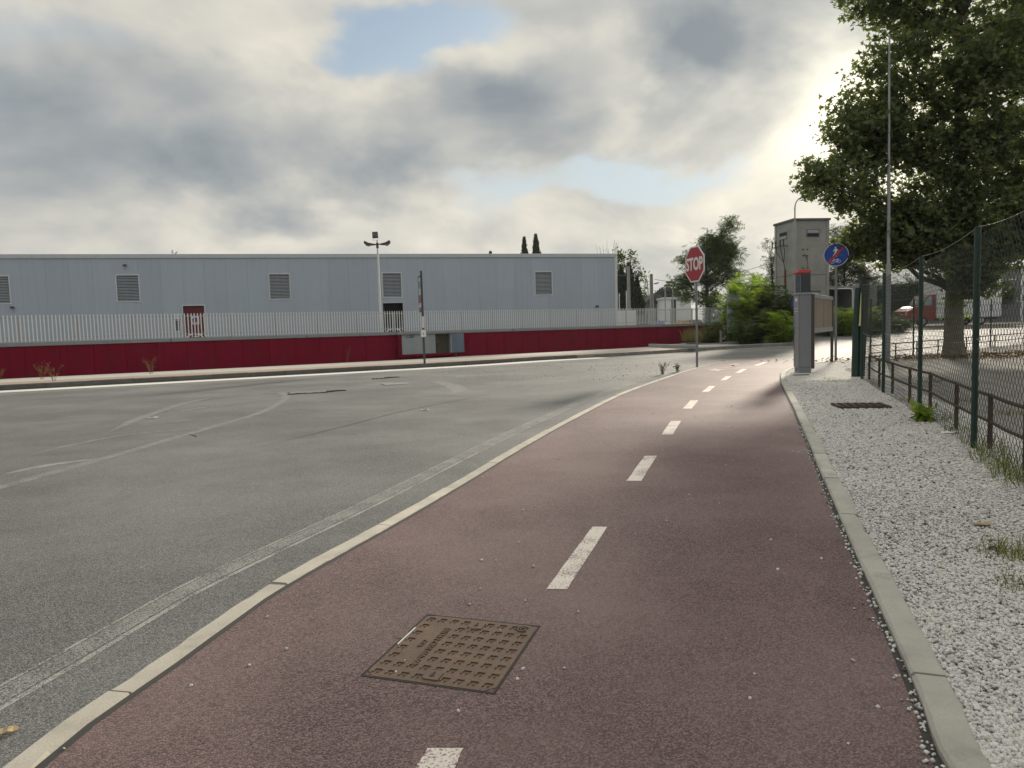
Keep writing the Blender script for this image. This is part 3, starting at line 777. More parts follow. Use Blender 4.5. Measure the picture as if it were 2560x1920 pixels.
# red door
d = MB().box(DOOR[0] + .02, DOOR[1] - .02, .10, .15, DOOR[2], DOOR[3] - .03).build('door', M['red_door'], ware)
frame((DOOR[0], DOOR[1], DOOR[2], DOOR[3]), .05, .14).build('frame', M['trim_light'], d)
sx = (DOOR[0] + DOOR[1]) / 2 + .03; szt = fac(483, 790)[1]; szb = fac(483, 811)[1]
MB().box(sx - .18, sx + .18, .085, .0985, szb, szt).build('door_sign', M['sign_white'], d)
def disc(cx, cz, r, y0, y1, n=24): return MB().prism([(cx + r * math.cos(6.2832 * i / n), cz + r * math.sin(6.2832 * i / n)) for i in range(n)], y0, y1)
cz = szt - .19; disc(sx, cz, .135, .079, .0849).build('ring', M['sign_red'], d); disc(sx, cz, .108, .073, .0789).build('disc', M['sign_blue'], d)
a = .108 * .7; MB().add([(sx - a, .071, cz + a), (sx - a + .03, .071, cz + a + .01), (sx + a, .071, cz - a), (sx + a - .03, .071, cz - a - .01)], [(0, 1, 2, 3)]).build('slash', M['sign_red'], d)
for j in range(3): MB().box(sx - .14, sx + .12 - .05 * (j == 1), .081, .0845, szb + .04 + j * .045, szb + .055 + j * .045).build('printed_line', M['ink'], d)
MB().box(sx - .10, sx + .10, .06, .0995, GRD + 1.02, GRD + 1.07).build('push_bar', M['sign_white'], d)
# open dark doorway with a lighter jamb
dw = frame(DOOR2, .05, .20).build('open_doorway', M['facade_trim'], ware)
MB().box(DOOR2[0] + .0, DOOR2[0] + .09, .2, 1.2, GRD, DOOR2[3]).build('door_leaf', M['olive'], dw)
wn = frame(WIN, .035, .1).build('small_window', M['trim_light'], ware); MB().box(WIN[0], WIN[1], .06, .08, WIN[2], WIN[3]).build('pane', M['glass'], wn)
fx, fz = fac(443, 793); MB().box(fx - .13, fx + .13, -.10, -.002, fz - .12, fz + .12, .02).build('meter_box', M['trim_light'], ware)
for px, py in ((313, 664), (32, 769), (1492, 766)):
    fx, fz = fac(px, py); s = MB().box(fx - .07, fx + .07, -.16, -.002, fz - .04, fz + .05, .01).build('wall_lamp', M['lamp_head'], ware)
    MB().box(fx - .05, fx + .05, -.14, -.04, fz - .06, fz - .0415).build('lens', M['lamp_glass'], s)
# little rooftop antenna
q = fac(428, 634); rt = thing('roof_antenna', 'tiny pale double antenna on the warehouse roof edge', 'antenna', (F0 + FD * q[0] + FN * .5) * 1, FA); rt.location.z = ROOF - .03
MB().tube([(0, 0, 0), (0, 0, .32)], .012, 6).build('mast', M['steel'], rt)
MB().tube([(-.05, 0, .12), (-.03, 0, .22), (0, 0, .30)], [.03, .05, .02], 8).build('dome', M['sign_white'], rt)
MB().tube([(.05, 0, .06), (.14, 0, .14), (.2, 0, .22)], [.02, .03, .012], 6).build('horn', M['steel'], rt)

# hoop barriers guarding the two doors
def hoop(label, px, y):
    p0, p1 = D(px[0], 830, y), D(px[1], 830, y); w = (p1 - p0).length; t = thing('hoop_barrier', label, 'barrier', (p0.x, p0.y, GRD), FA)
    h = 1.12; r = .25; pts = [(0, 0, -.25), (0, 0, h - r)] + [(r - r * math.cos(R(a)), 0, h - r + r * math.sin(R(a))) for a in (30, 60, 90)] + [(w - r + r * math.sin(R(a)), 0, h - r + r * math.cos(R(a))) for a in (0, 30, 60, 90)] + [(w, 0, -.25)]
    MB().tube(pts, .03, 8).build('tube', M['trim_light'], t)
hoop('white bent tube barrier guarding the red warehouse door', (465, 505), 30.5)
hoop('white bent tube barrier guarding the open dark doorway', (966, 1003), 34.5)
# yard surface behind the wall
flat = [WO - WD * 14 + WN * .2, WO + WD * 75 + WN * .2, F0 + FD * (FLEN + 40) + FN * 12, F0 + FN * 1 - FD * 6]
me = bpy.data.meshes.new('warehouse_yard'); me.from_pydata([(p.x, p.y, .16) for p in flat], [], [(0, 1, 2, 3)]); me.materials.append(M['road_patch']); link('warehouse_yard', me)['kind'] = 'structure'

# ------------------------------------------------------------------ perimeter wall with coping, and the picket fence on it
wall = thing('perimeter_wall', 'dark red painted wall with grey coping along the far footway', 'wall', (WO.x, WO.y, 0), W_ANG)
def wl(px, py):                                # wall coordinates (along, height)
    d = ray(px, py); o = Vector((0, 0, HCAM)); b = Vector((WO.x, WO.y, 0)); k = (b - o).dot(WN) / d.dot(WN); q = o + d * k; return (q - b).dot(WD), q.z
WTOP = wl(200, 852)[1]; WEND = wl(1806, 840)[0]
CAB0, CAB1 = wl(1000, 870)[0], wl(1146, 870)[0]
COP = .135
s = -14.; i = 0
while s < WEND:
    e = min(s + .98, WEND)
    if not (s > CAB0 - .6 and e < CAB1 + .3):
        g = .004
        MB().box(s + g, e - g, random.Random(i).uniform(0, .006), .22, .0, WTOP - COP, .006).build('wall_panel', M['red_wall'], wall)
    s = e; i += 1
MB().box(-14, WEND, .03, .19, 0, WTOP - COP - .01).build('wall_core', M['red_wall'], wall)
s = -11.
s = wl(427, 850)[0] - 4.9 * 5
while s < WEND:
    e = min(s + 4.9, WEND); MB().box(s + .012, e - .012, -.045, .27, WTOP - COP + .001, WTOP, .012).build('coping_stone', M['coping'], wall); s = e

fence = thing('picket_fence', 'pale galvanised flat-bar picket fence standing on the red wall', 'fence', (WO.x + WN.x * .11, WO.y + WN.y * .11, WTOP), W_ANG)
FH = .90; PIT = .11
mb = MB(); mb.prism([(-.019, 0.02), (.019, .02), (.019, FH - .03), (0, FH), (-.019, FH - .03)], -.012, -.004); pk = mb.mesh('picket'); pk.materials.append(M['picket'])
mb = MB(); mb.box(-.025, .025, -.003, .045, 0, FH - .06); pm = mb.mesh('post'); pm.materials.append(M['steel'])
first = -1.0; n_all = int((WEND - first) / PIT); cnt = 0; rest = MB()
for i in range(n_all + 1):
    x = first + i * PIT; rz = random.Random(i).uniform(-.006, .006)
    if cnt < 300:
        o = link('picket', pk, fence); o.location = (x, 0, 0); o.rotation_euler = (0, rz, 0); cnt += 1
    else:
        rest.prism([(x - .019, .02), (x + .019, .02), (x + .019, FH - .03), (x, FH), (x - .019, FH - .03)], -.012, -.004)
for i in range(1, 100):
    x = first - i * PIT; rest.prism([(x - .019, .02), (x + .019, .02), (x + .019, FH - .03), (x, FH), (x - .019, FH - .03)], -.012, -.004)
if rest.v: rest.build('picket_row', M['picket'], fence)['kind'] = 'stuff'
x = first - PIT / 2 - PIT * 90
while x < WEND + .1:
    o = link('post', pm, fence); o.location = (x, 0, 0); nx = min(x + PIT * 15, WEND)
    for z in (.14, FH - .11):
        if nx - x > .1: MB().box(x + .026, nx - .026, -.003, .022, z - .014, z + .014).build('rail', M['steel'], fence)
    x += PIT * 15

# utility cabinet built into the wall
cab = thing('utility_cabinet', 'grey meter cabinet with one door open, let into the red wall', 'cabinet', (WO.x, WO.y, .126), W_ANG)
c0, c1 = CAB0, CAB1; fr = -.22; ct = WTOP - COP - .126 + .0
o0, o1 = wl(1084, 860)[0], wl(1121, 860)[0]; m1 = wl(1052, 860)[0]
MB().box(c0 - .16, c0, fr, .0, .0, ct - .002).build('side_pier', M['red_wall'], cab)
MB().box(c0 + .001, c1, fr, 0, 0, .10).build('base_step', M['red_wall'], cab)
MB().box(c0 - .2, c1 + .04, fr - .05, -.046, ct + .001, ct + .115, .01).build('lintel', M['coping'], cab)
MB().box(c0 + .002, m1 - .006, fr + .02, fr + .055, .105, ct - .004, .006).build('door', M['cabinet'], cab)
MB().box(m1 + .0, o0 - .004, fr + .02, fr + .055, .105, ct - .004, .006).build('door', M['cabinet'], cab)
MB().box(c0 + .001, o0, fr + .058, -.002, .103, ct).build('cabinet_body', M['cabinet'], cab)
MB().box(o0 + .002, o1, -.035, -.002, .103, ct).build('inner_back', M['olive'], cab)
MB().box(o0 + .03, o0 + .30, -.08, -.036, .5, .85, .008).build('meter', M['olive'], cab)
MB().box(o1 + .002, o1 + .07, fr + .02, -.002, .103, ct).build('jamb', M['cabinet'], cab)
od = MB(); W_ = .55; od.box(0, W_, 0, .035, .105, ct - .01, .005, Matrix.Translation((o1 + .06, fr + .018, 0)) @ Matrix.Rotation(R(-28), 4, 'Z')); od.build('open_door', M['cabinet_door'], cab)
gx, gz = wl(1020, 840); gz -= .126                # spray tag
for pts in ([(-.16, -.04), (-.12, .05), (-.06, -.05), (-.02, .05)], [(.06, .04), (0, .03), (.01, -.05), (.07, -.04), (.06, 0)], [(.10, .06), (.10, -.07)], [(.22, .06), (.11, 0), (.21, -.06)], [(-.18, -.06), (.0, -.075), (.2, -.05)]):
    MB().tube([(gx + a, fr + .019, gz + b) for a, b in pts], .011, 4).build('spray_tag', M['ink'], cab)

# ------------------------------------------------------------------ far footway things
def sign_pole():
    b = G(1061.5, 908.7, .13); t = thing('advertising_post', 'dark square post on the far footway carrying an edge-on poster banner', 'signpost', b, R(8))
    top = D(1050, 677, b.y).z - .13
    MB().box(-.034, .034, -.034, .034, 0, top, .005).build('pole', M['steel_dark'], t)
    z0, z1 = D(1055, 784, b.y).z - .13, D(1048, 692, b.y).z - .13
    Mx = Matrix.Rotation(R(-82 + 180), 4, 'Z')
    def pan(n, x0, x1, a, c, m, th=.012, par=t): o = MB().box(x0, x1, -th, th, a, c, 0., Mx).build(n, m, par); return o
    pn = pan('banner', .036, .62, z0, z1, M['poster'])
    pan('banner_frame', .036, .64, z1 + .002, z1 + .05, M['steel_dark'], .02, pn); pan('banner_frame', .621, .65, z0 + .3, z1, M['steel_dark'], .02, pn)
    h = z1 - z0
    pan('printed_block', .08, .60, z0 + h * .70, z0 + h * .9, M['poster_blue'], .0135, pn); pan('printed_block', .08, .60, z0 + h * .30, z0 + h * .52, M['poster_red'], .0135, pn); pan('printed_block', .08, .60, z0 + h * .05, z0 + h * .18, M['poster_red'], .0135, pn)
    zb = D(1060, 833.5, b.y).z - .13
    MB().box(-.095, .095, -.075, -.035, zb - .13, zb + .13, .008).build('plate', M['cabinet'], t); MB().box(-.08, .08, -.079, -.0755, zb - .11, zb + .11).build('plate_face', M['sign_white'], t)
    MB().box(-.038, .038, -.042, -.0345, zb + .18, zb + .56).build('paper_notice', M['paper'], t)
    MB().tube([(0, -.0795, zb - .015), (0, -.083, zb - .015)], .022, 8).build('printed_mark', M['ink'], t)
sign_pole()
def twin_lamp():
    Y = 30.5; b = D(953, 832, Y); tp = D(943, 600, Y); x = (b.x + tp.x) / 2
    t = thing('yard_lamp', 'slim mast with two drooping lamp heads and a floodlight, in front of the warehouse', 'lamp', (b.x, Y, .16), 0)
    H = tp.z - .16
    MB().tube([(0, 0, 0), ((tp.x - b.x) * .5, 0, H * .5), (tp.x - b.x, 0, H)], [.06, .05, .035], 10).build('mast', M['trim_light'], t)
    ox = tp.x - b.x; z = H - .16
    MB().tube([(ox, 0, z - .18), (ox, 0, z + .04)], .055, 10).build('collar', M['steel_dark'], t)
    for s in (-1, 1):
        h = thing('lamp_head', None, None); h.parent = t
        for k in ('label', 'category'):
            if k in h: del h[k]
        pts = [(s * .03, -.01), (s * .14, .0), (s * .36, .05), (s * .52, .13), (s * .56, .10), (s * .55, .02), (s * .45, -.055), (s * .25, -.06), (s * .1, -.045)]
        bpy.data.objects.remove(h)
        hd = MB().prism([(ox + a, z + b_) for a, b_ in pts], -.09, .09).build('lamp_head', M['lamp_head'], t)
        MB().prism([(ox + s * .30, z - .062), (ox + s * .50, z - .025), (ox + s * .47, z - .075), (ox + s * .36, z - .10)], -.07, .07).build('bowl', M['lamp_glass'], hd)
    fl = MB().box(ox - .19, ox + .05, -.07, .07, H + .08, H + .34, .015, None).build('floodlight', M['lamp_head'], t)
    MB().box(ox - .16, ox + .02, -.08, -.0705, H + .12, H + .30).build('lens', M['glass'], fl)
    MB().tube([(ox - .18, 0, H + .2), (ox - .18, 0, H), (ox + .05, 0, H), (ox + .05, 0, H + .2)], .012, 6).build('bracket', M['trim_light'], fl)
twin_lamp()

# ------------------------------------------------------------------ road signs
def text_mesh(body, size, depth, bold=0., sx=1.):
    cu = bpy.data.curves.new('lettering', 'FONT'); cu.body = body; cu.size = size; cu.extrude = depth; cu.offset = bold; cu.align_x = 'CENTER'; cu.align_y = 'CENTER'; cu.resolution_u = 4
    o = bpy.data.objects.new('lettering', cu); C.objects.link(o); dg = bpy.context.evaluated_depsgraph_get(); dg.update()
    me = bpy.data.meshes.new_from_object(o.evaluated_get(dg)); bpy.data.objects.remove(o); bpy.data.curves.remove(cu)
    me.transform(Matrix.Diagonal((sx, 1, 1, 1))); return me
def stop_sign():
    b = G(1739.5, 919.5); t = thing('stop_sign', 'red octagonal stop sign on a grey pole at the kerb of the red path', 'sign', b, R(-73))
    c = D(1739, 660.5, b.y); r = (D(1739, 616, b.y).z - D(1739, 705, b.y).z) / 2; cz = c.z
    MB().tube([(0, .04, -.1), (0, .04, cz + r * .75)], .03, 12).build('pole', M['post_grey'], t)
    def octa(rr, y0, y1): k = rr / math.cos(R(22.5)); return MB().prism([(k * math.cos(R(22.5 + 45 * i)), cz + k * math.sin(R(22.5 + 45 * i))) for i in range(8)], y0, y1)
    p = octa(r, -.012, .006).build('panel', M['sign_white'], t); octa(r * .985, .0062, .009).build('panel_back', M['sign_back'], p)
    octa(r * .925, -.0165, -.0122).build('red_field', M['sign_red'], p)
    me = text_mesh('STOP', r * .98, .002, .014, .74); me.materials.append(M['sign_white']); o = link('lettering', me, p); o.rotation_euler = (R(90), 0, 0); o.location = (0, -.0195, cz - .01)
    for z in (cz + r * .5, cz - r * .5): MB().box(-.06, .06, .0095, .075, z - .015, z + .015).build('clamp', M['steel'], t)
stop_sign()
def end_sign():
    b = G(2089, 901.5); t = thing('end_of_path_sign', 'round blue sign with pedestrian and bicycle crossed by a red bar, on a grey pole', 'sign', b, R(-26))
    cz = D(2090, 637, b.y).z; r = .325
    MB().tube([(0, .05, -.1), (0, .05, cz + r * .6)], .033, 12).build('pole', M['post_grey'], t)
    p = disc(0, cz, r, -.012, .008, 40).build('panel', M['sign_white'], t); disc(0, cz, r * .955, -.0165, -.0122, 40).build('blue_field', M['sign_blue'], p)
    disc(.12, cz + .01, r, .09, .11, 40).build('rear_panel', M['sign_back'], t)
    for z in (cz + .15, cz - .15): MB().box(-.05, .05, .0085, .089, z - .015, z + .015).build('clamp', M['steel'], t)
    y0, y1 = -.0195, -.0168
    # walking figure
    def seg(n, pts, w): 
        m = MB()
        for (a, b_) in zip(pts, pts[1:]):
            A, B_ = Vector(a), Vector(b_); u = (B_ - A).normalized(); v = Vector((-u.y, u.x)); q = [A + v * w - u * w * .4, A - v * w - u * w * .4, B_ - v * w + u * w * .4, B_ + v * w + u * w * .4]; m.prism([(k.x, cz + k.y) for k in q], y0, y1)
        return m.build(n, M['sign_white'], p)
    disc(-.015, cz + .205, .022, y0, y1, 14).build('figure_head', M['sign_white'], p)
    MB().prism([(a, cz + b_) for a, b_ in ((-.035, .175), (.01, .175), (.022, .15), (.012, .06), (-.03, .06), (-.045, .14))], y0, y1).build('figure_body', M['sign_white'], p)
    seg('figure_arm', [(-.035, .165), (-.065, .125), (-.07, .095)], .008); seg('figure_arm', [(.012, .165), (.04, .135), (.05, .11)], .008)
    seg('figure_leg', [(-.02, .065), (-.045, .02), (-.075, -.045)], .012); seg('figure_leg', [(.0, .065), (.012, .01), (.008, -.05)], .012)
    # bicycle
    def ringm(cx, cy, ro, ri):
        m = MB(); n = 20; vs = []
        for i in range(n):
            a = 6.2832 * i / n; vs += [(cx + ro * math.cos(a), y0, cz + cy + ro * math.sin(a)), (cx + ri * math.cos(a), y0, cz + cy + ri * math.sin(a))]
        m.add(vs, [(2 * i, 2 * i + 1, (2 * i + 3) % (2 * n), (2 * i + 2) % (2 * n)) for i in range(n)]); m.build('wheel', M['sign_white'], p)
    ringm(-.095, -.20, .044, .035); ringm(.075, -.185, .044, .035)
    seg('bicycle_frame', [(-.095, -.20), (-.055, -.135), (.045, -.135), (.075, -.185)], .006); seg('bicycle_frame', [(-.05, -.14), (-.005, -.20), (.045, -.135)], .006); seg('saddle', [(.035, -.115), (.065, -.115)], .007); seg('handlebar', [(-.06, -.13), (-.045, -.105)], .006); seg('crank', [(-.005, -.20), (.05, -.195)], .008)
    a = R(47); u = Vector((math.cos(a), math.sin(a))); v = Vector((-u.y, u.x)); L = r * .95; w = .034
    MB().prism([(k.x, cz + k.y) for k in (-u * L + v * w, -u * L - v * w, u * L - v * w, u * L + v * w)], -.0235, -.0205).build('red_bar', M['stripe_red'], p)
end_sign()

# ------------------------------------------------------------------ ticket machine and notice board
def machine():
    b = G(1998, 935); t = thing('ticket_machine', 'tall grey ticket machine with tinted glass head and red cap on the gravel', 'ticket machine', (b.x + .01, b.y + .01, .01), R(-4))
    Z = lambda py: D(1998, py, b.y).z - .01
    x0, x1 = -.0, .25; yy = .34                 # local: near side face along +x, front face along -x
    zb, zh, zc, zt = Z(737), Z(731), Z(684), Z(675)
    MB().box(x0, x1, 0, yy, 0, .12, .004).build('plinth', M['meter_grey'], t)
    MB().box(x0, x1, 0, yy, .124, zb - .0, .006).build('body', M['meter_grey'], t)
    f = MB().box(x0 - .022, x0 - .001, .012, yy - .012, .127, zb - .012, .004).build('front_door', M['meter_front'], t)
    MB().box(x0 - .025, x1 + .012, -.014, yy + .014, zb + .002, zb + .045, .006).build('collar', M['meter_front'], t)
    hd = MB().box(x0 + .012, x1 - .012, .012, yy - .012, zb + .047, zc, .006).build('head', M['meter_grey'], t)
    MB().box(x0 + .03, x1 - .014, .003, .0118, zb + .06, zc - .01).build('side_glass', M['meter_glass'], hd); MB().box(x0 + .004, x0 + .0118, .03, yy - .06, zb + .06, zc - .02).build('front_glass', M['meter_glass'], hd)
    MB().box(x0 - .035, x1 + .0, -.008, yy + .012, zc + .003, zt - .02, .012).build('cap', M['meter_red'], t)
    MB().box(x0 - .02, x1 - .0, .02, yy - .02, zt - .019, zt + .005, .01).build('cap_top', M['meter_red'], t)
    for k, (a, m) in enumerate(((.30, 'sign_white'), (.36, 'sign_white'))): MB().box(x0 - .024, x0 - .0222, .05, yy - .08, zb - a, zb - a + .014).build('printed_line', M[m], f)
    MB().box(x0 - .024, x0 - .0222, .08, yy - .12, zb - .14, zb - .07).build('badge', M['sign_white'], f)
    for j in range(9): MB().box(x0 - .024, x0 - .0222, yy - .10, yy - .045 - .02 * (j % 3 == 1), zb - .46 - j * .052, zb - .425 - j * .052).build('letter', M['sign_blue'], f)
    MB().tube([(x0 - .023, .06, zb - .72), (x0 - .034, .06, zb - .72)], .013, 10).build('lock', M['sign_red'], f)
    MB().box(x0 - .0245, x0 - .0222, yy - .06, yy - .035, .5, 1.0).build('slot', M['dark_void'], f)
    MB().tube([(x0 - .001, .2, .07), (x0 - .01, .2, .07)], .014, 8).build('bolt', M['dark_void'], t)
    MB().box(x0 - .045, x0 - .03, yy - .02, yy + .05, zb - .26, zb - .08, .0).build('side_plate', M['sign_blue'], t)
    q = G(2003, 940.5); p = MB().box(-.16, .16, -.03, .03, -.004, .016).build('plinth_slot', M['iron_dark']); p.location = (q.x, q.y, .02)
    p.name = 'ground_plate'; props(p, 'thin dark metal plate in the gravel at the foot of the ticket machine', 'plate')
machine()
def board():
    a, b = G(2032, 923), G(2079.5, 907); L = (b - a).length; t = thing('notice_board', 'brown backed notice board on two dark posts behind the ticket machine', 'notice board', a, math.atan2(b.y - a.y, b.x - a.x))
    top = D(2032, 735, a.y).z; bot = D(2032, 837, a.y).z
    for x in (0, L): MB().box(x - .035, x + .035, -.035, .035, -.05, top - (.0 if x == 0 else .02), .006).build('post', M['bronze'], t)
    p = MB().box(.036, L - .036, -.012, .02, bot + .16, top - .10).build('panel', M['board_brown'], t)
    MB().box(.036, L - .036, -.03, .035, top - .099, top - .0, .006).build('top_rail', M['post_grey'], p); MB().box(.036, L - .036, -.03, .035, bot + .04, bot + .159, .006).build('bottom_rail', M['post_grey'], p)
    MB().box(L * .5 - .012, L * .5 + .012, -.018, -.0125, bot + .165, top - .105).build('seam_batten', M['board_brown'], p)
board()

# ------------------------------------------------------------------ green chain-link fence along the gravel
def chain_link(L, H, w, h, r, y=0.):
    """zig-zag wires hooked into each other, three-sided"""
    nw = int(L / w); nk = int(H / h); segs = []
    i = np.arange(nw)[:, None]; k = np.arange(nk + 1)[None, :]
    odd = ((k + i) % 2 == 1); X = np.where(odd, (i + 1) * w, i * w).astype(float) + 0 * k; Z = k * h + 0. * i
    amp = .35
    Z = Z + np.sin(X * 1.7) * .012; Yv = y + np.where(odd, r * .8, -r * .8) + np.sin(X * 2.1 + Z * 1.3) * .012
    P = np.stack([X, Yv, Z], -1); n_pts = nk + 1
    ang = np.array([0, 2.094, 4.189]); off = np.stack([np.cos(ang), np.sin(ang), 0 * ang], -1) * r
    V = (P[:, :, None, :] + off[None, None]).reshape(-1, 3)
    F = []
    base = (np.arange(nw)[:, None] * n_pts + np.arange(nk)[None, :]).ravel() * 3
    for a in range(3):
        b = (a + 1) % 3; F.append(np.stack([base + a, base + b, base + 3 + b, base + 3 + a], -1))
    return V, np.concatenate(F)
def run_fence(name, label, pts, heights, cell, wr, post_r, mesh_top=.04, group=None):
    root = thing(name, label, 'fence', pts[0], 0., group); o = Vector(pts[0])
    for p, h in zip(pts, heights):
        MB().tube([p - o + Vector((0, 0, -.1)), p - o + Vector((0, 0, h))], post_r, 8).build('post', M['fence_green'], root)
    for i, (a, b) in enumerate(zip(pts, pts[1:])):
        d = b - a; L = d.length; hh = min(heights[i], heights[i + 1]) - mesh_top
        V, F = chain_link(L, hh, cell, cell * 1.15, wr)
        m = np_mesh('wire_mesh', V, F, M['wire_green'], root); m['kind'] = 'stuff'; m.location = a - o; m.rotation_euler = (0, 0, math.atan2(d.y, d.x))
        for f, sag in ((1., .045), (.5, .06), (.03, .0)):
            za, zb_ = (heights[i] - .02) * f + .02, (heights[i + 1] - .02) * f + .02
            q = [a - o + d * (k / 8) + Vector((0, 0, za + (zb_ - za) * k / 8 - sag * 4 * (k / 8) * (1 - k / 8))) for k in range(9)]
            MB().tube(q, .0022, 5, False).build('tension_wire', M['wire'], root)
    return root
Hs = []
for (px, py), top in zip(fence_px, (660, 655, 626, 567)):
    p = G(px, py); Hs.append(D(px, top, p.y).z)
Hs = [1.80, 1.85, 1.87, 1.90, 1.90, 1.9, 1.9]
run_fence('chain_link_fence', 'green chain-link fence along the edge of the white gravel', FP2, Hs, .042, .0021, .026)
far_fp = [G(2176, 905), G(2283, 889), G(2476, 869), G(2640, 853.5), G(2800, 838)]
run_fence('chain_link_fence', 'green chain-link fence beyond the plane tree, along the street', far_fp, [1.7, 1.75, 1.75, 1.75, 1.75], .06, .0018, .024)
# rolled-up netting leaning at the fence corner
b = G(2150, 944); t = thing('netting_roll', 'dark green bundle of rolled fence netting upright at the fence corner', 'netting roll', b, 0)
nz = 1.93
MB().tube([(-.07, .06, 0), (-.06, .06, .9), (-.03, .05, nz - .15)], [.07, .065, .05], 10).build('roll', M['fence_green'], t)
MB().tube([(.06, .1, 0), (.09, .1, 1.), (.13, .1, nz)], [.075, .085, .10], 10).build('roll', M['wire_green'], t)
for k in range(34): MB().tube([(.01 + .03 * k / 34, .02, .1 + k * .052), (.07 + .04 * k / 34, .0, .1 + k * .052 + .004), (.15 + .06 * k / 34, .03, .1 + k * .052)], .004, 4).build('wire_band', M['wire_green'], t)
MB().tube([(.0, .0, -.02), (.02, .0, nz + .05)], .022, 8).build('stake', M['fence_green'], t)
MB().tube([(.0, -.035, 1.68), (-.015, -.04, 1.4), (-.03, -.04, 1.1), (-.035, -.04, 1.03)], [.014, .017, .016, .022], 8).build('yellow_strap', M['yellow'], t)

# ------------------------------------------------------------------ rusty railings
def railing(label, pts, H, group=None):
    root = thing('rusty_railing', label, 'railing', pts[0]); o = Vector(pts[0])
    for p in pts: MB().box(p.x - o.x - .015, p.x - o.x + .015, p.y - o.y - .015, p.y - o.y + .015, -.05, H, .003).build('post', M['rust'], root)
    for i, (a, b) in enumerate(zip(pts, pts[1:])):
        for z, r in ((H - .016, .016), (H * .52, .0135)):
            MB().tube([a - o + Vector((0, 0, z)), (a + b) / 2 - o + Vector((0, 0, z - .006)), b - o + Vector((0, 0, z))], r, 8).build('rail', M['rust'], root)
    return root
nx_ = Vector((-fd.y, fd.x, 0)); nx_ = nx_ if nx_.x > 0 else -nx_
RP = [G(*q) + nx_ * 0.0 for q in ((2173, 952), (2198, 972), (2231, 988), (2274, 1011), (2325, 1033), (2390, 1078), (2474, 1131))]
rd = (RP[-1] - RP[-2]).normalized(); RP += [RP[-1] + rd * .95 * k for k in (1, 2, 3, 4)]
railing('low rusty two-bar railing just behind the chain-link fence', RP, .50)
RF = [G(2173, 906), G(2239, 897), G(2292, 891), G(2345, 884.5), G(2416, 877), G(2487, 868.5), G(2560, 861), G(2650, 852), G(2760, 842)]
railing('low rusty two-bar railing behind the plane tree trunk', [RP[0]] + RF, .46)

# ------------------------------------------------------------------ covers and grates
def manhole():
    q = [G(1060, 1542), G(1345, 1571), G(1237, 1741), G(918, 1695)]; c = sum(q, Vector()) / 4
    u = ((q[1] - q[0]) + (q[2] - q[3])) / 2; v = ((q[0] - q[3]) + (q[1] - q[2])) / 2; W, L = u.length, v.length
    t = thing('manhole_cover', 'square brown cast-iron manhole cover with raised tread marks in the red path', 'manhole cover', (c.x, c.y, .004), math.atan2(u.y, u.x))
    w, l = W / 2, L / 2; cc = .035
    fr_ = MB()
    for x0, x1, y0, y1 in ((-w - .006, -w + .002, -l, l), (w - .002, w + .006, -l, l), (-w - .006, w + .006, -l - .006, -l + .002), (-w - .006, w + .006, l - .002, l + .006)): fr_.box(x0, x1, y0, y1, -.02, .0054)
    fr_.build('joint', M['iron_dark'], t)
    MB().prism([(-w + .004, -l + cc), (-w + cc, -l + .004), (w - cc, -l + .004), (w - .004, -l + cc), (w - .004, l - cc), (w - cc, l - .004), (-w + cc, l - .004), (-w + .004, l - cc)], -.02, .006, 'z').build('plate', M['iron'], t)
    MB().box(-w - .03, -w + .0, .03, .09, -.02, .0062, .002).build('hinge_lug', M['iron'], t)
    mk = MB(); mk.box(-.016, -.010, -.013, .013, 0, .0045, .001); mk.box(-.0098, .016, .007, .013, 0, .0045, .001); mk.box(.002, .008, -.013, -.005, 0, .0045, .001)
    me = mk.mesh('tread_mark'); me.materials.append(M['iron'])
    nx, ny = 9, 8
    for i in range(nx):
        for j in range(ny):
            x = -w + .035 + (W - .07) * i / (nx - 1) + (.0 if j % 2 == 0 else 0); y = -l + .04 + (L - .08) * j / (ny - 1)
            if i in (1, 2) and 2 <= j <= 6: continue
            if i == 4 and j in (0, 7): continue
            if i == nx - 1 and j == ny - 1: continue
            o = link('tread_mark', me, t); o.location = (x, y, .006)
    for y in (-l + .055, l - .055):
        k = MB().prism([(-.03, y - .022), (-.018, y - .032), (.03, y - .032), (.03, y + .022), (.018, y + .032), (-.03, y + .032)], .0062, .0105, 'z').build('lifting_eye', M['iron'], t)
        MB().tube([(0, y - .008, .0106), (0, y - .008, .0112)], .009, 10).build('keyhole', M['iron_dark'], k); MB().box(-.004, .004, y - .004, y + .018, .0106, .0113).build('keyhole', M['iron_dark'], k)
    xs = -w + .035 + (W - .07) * 1.75 / (nx - 1)
    me = text_mesh('EN124.2 C250 600x600', .034, .0025, .0006, .95); me.materials.append(M['iron']); o = link('cast_lettering', me, t); o.location = (xs + .012, .0, .0075); o.rotation_euler = (0, 0, R(-90))
    me = text_mesh('OCA', .026, .0022, .0005); me.materials.append(M['iron']); o = link('cast_lettering', me, t); o.location = (xs - .028, .01, .0075); o.rotation_euler = (0, 0, R(-90))
    x, y = w - .05, l - .045
    MB().tube([(x + .021 * math.cos(a), y + .021 * math.sin(a), .008) for a in [R(40 + 280 * k / 14) for k in range(15)]], .0035, 5).build('foundry_mark', M['iron'], t)
    MB().tube([(x + .011 * math.cos(a), y + .011 * math.sin(a), .008) for a in [R(-90 + 300 * k / 12) for k in range(13)]], .003, 5).build('foundry_mark', M['iron'], t)
    MB().box(-w + .006, -w + .011, -.02, .13, .0062, .009).build('worn_edge', M['sign_white'], t)
manhole()
# dark bare binder round the cover
c = G(1140, 1640)
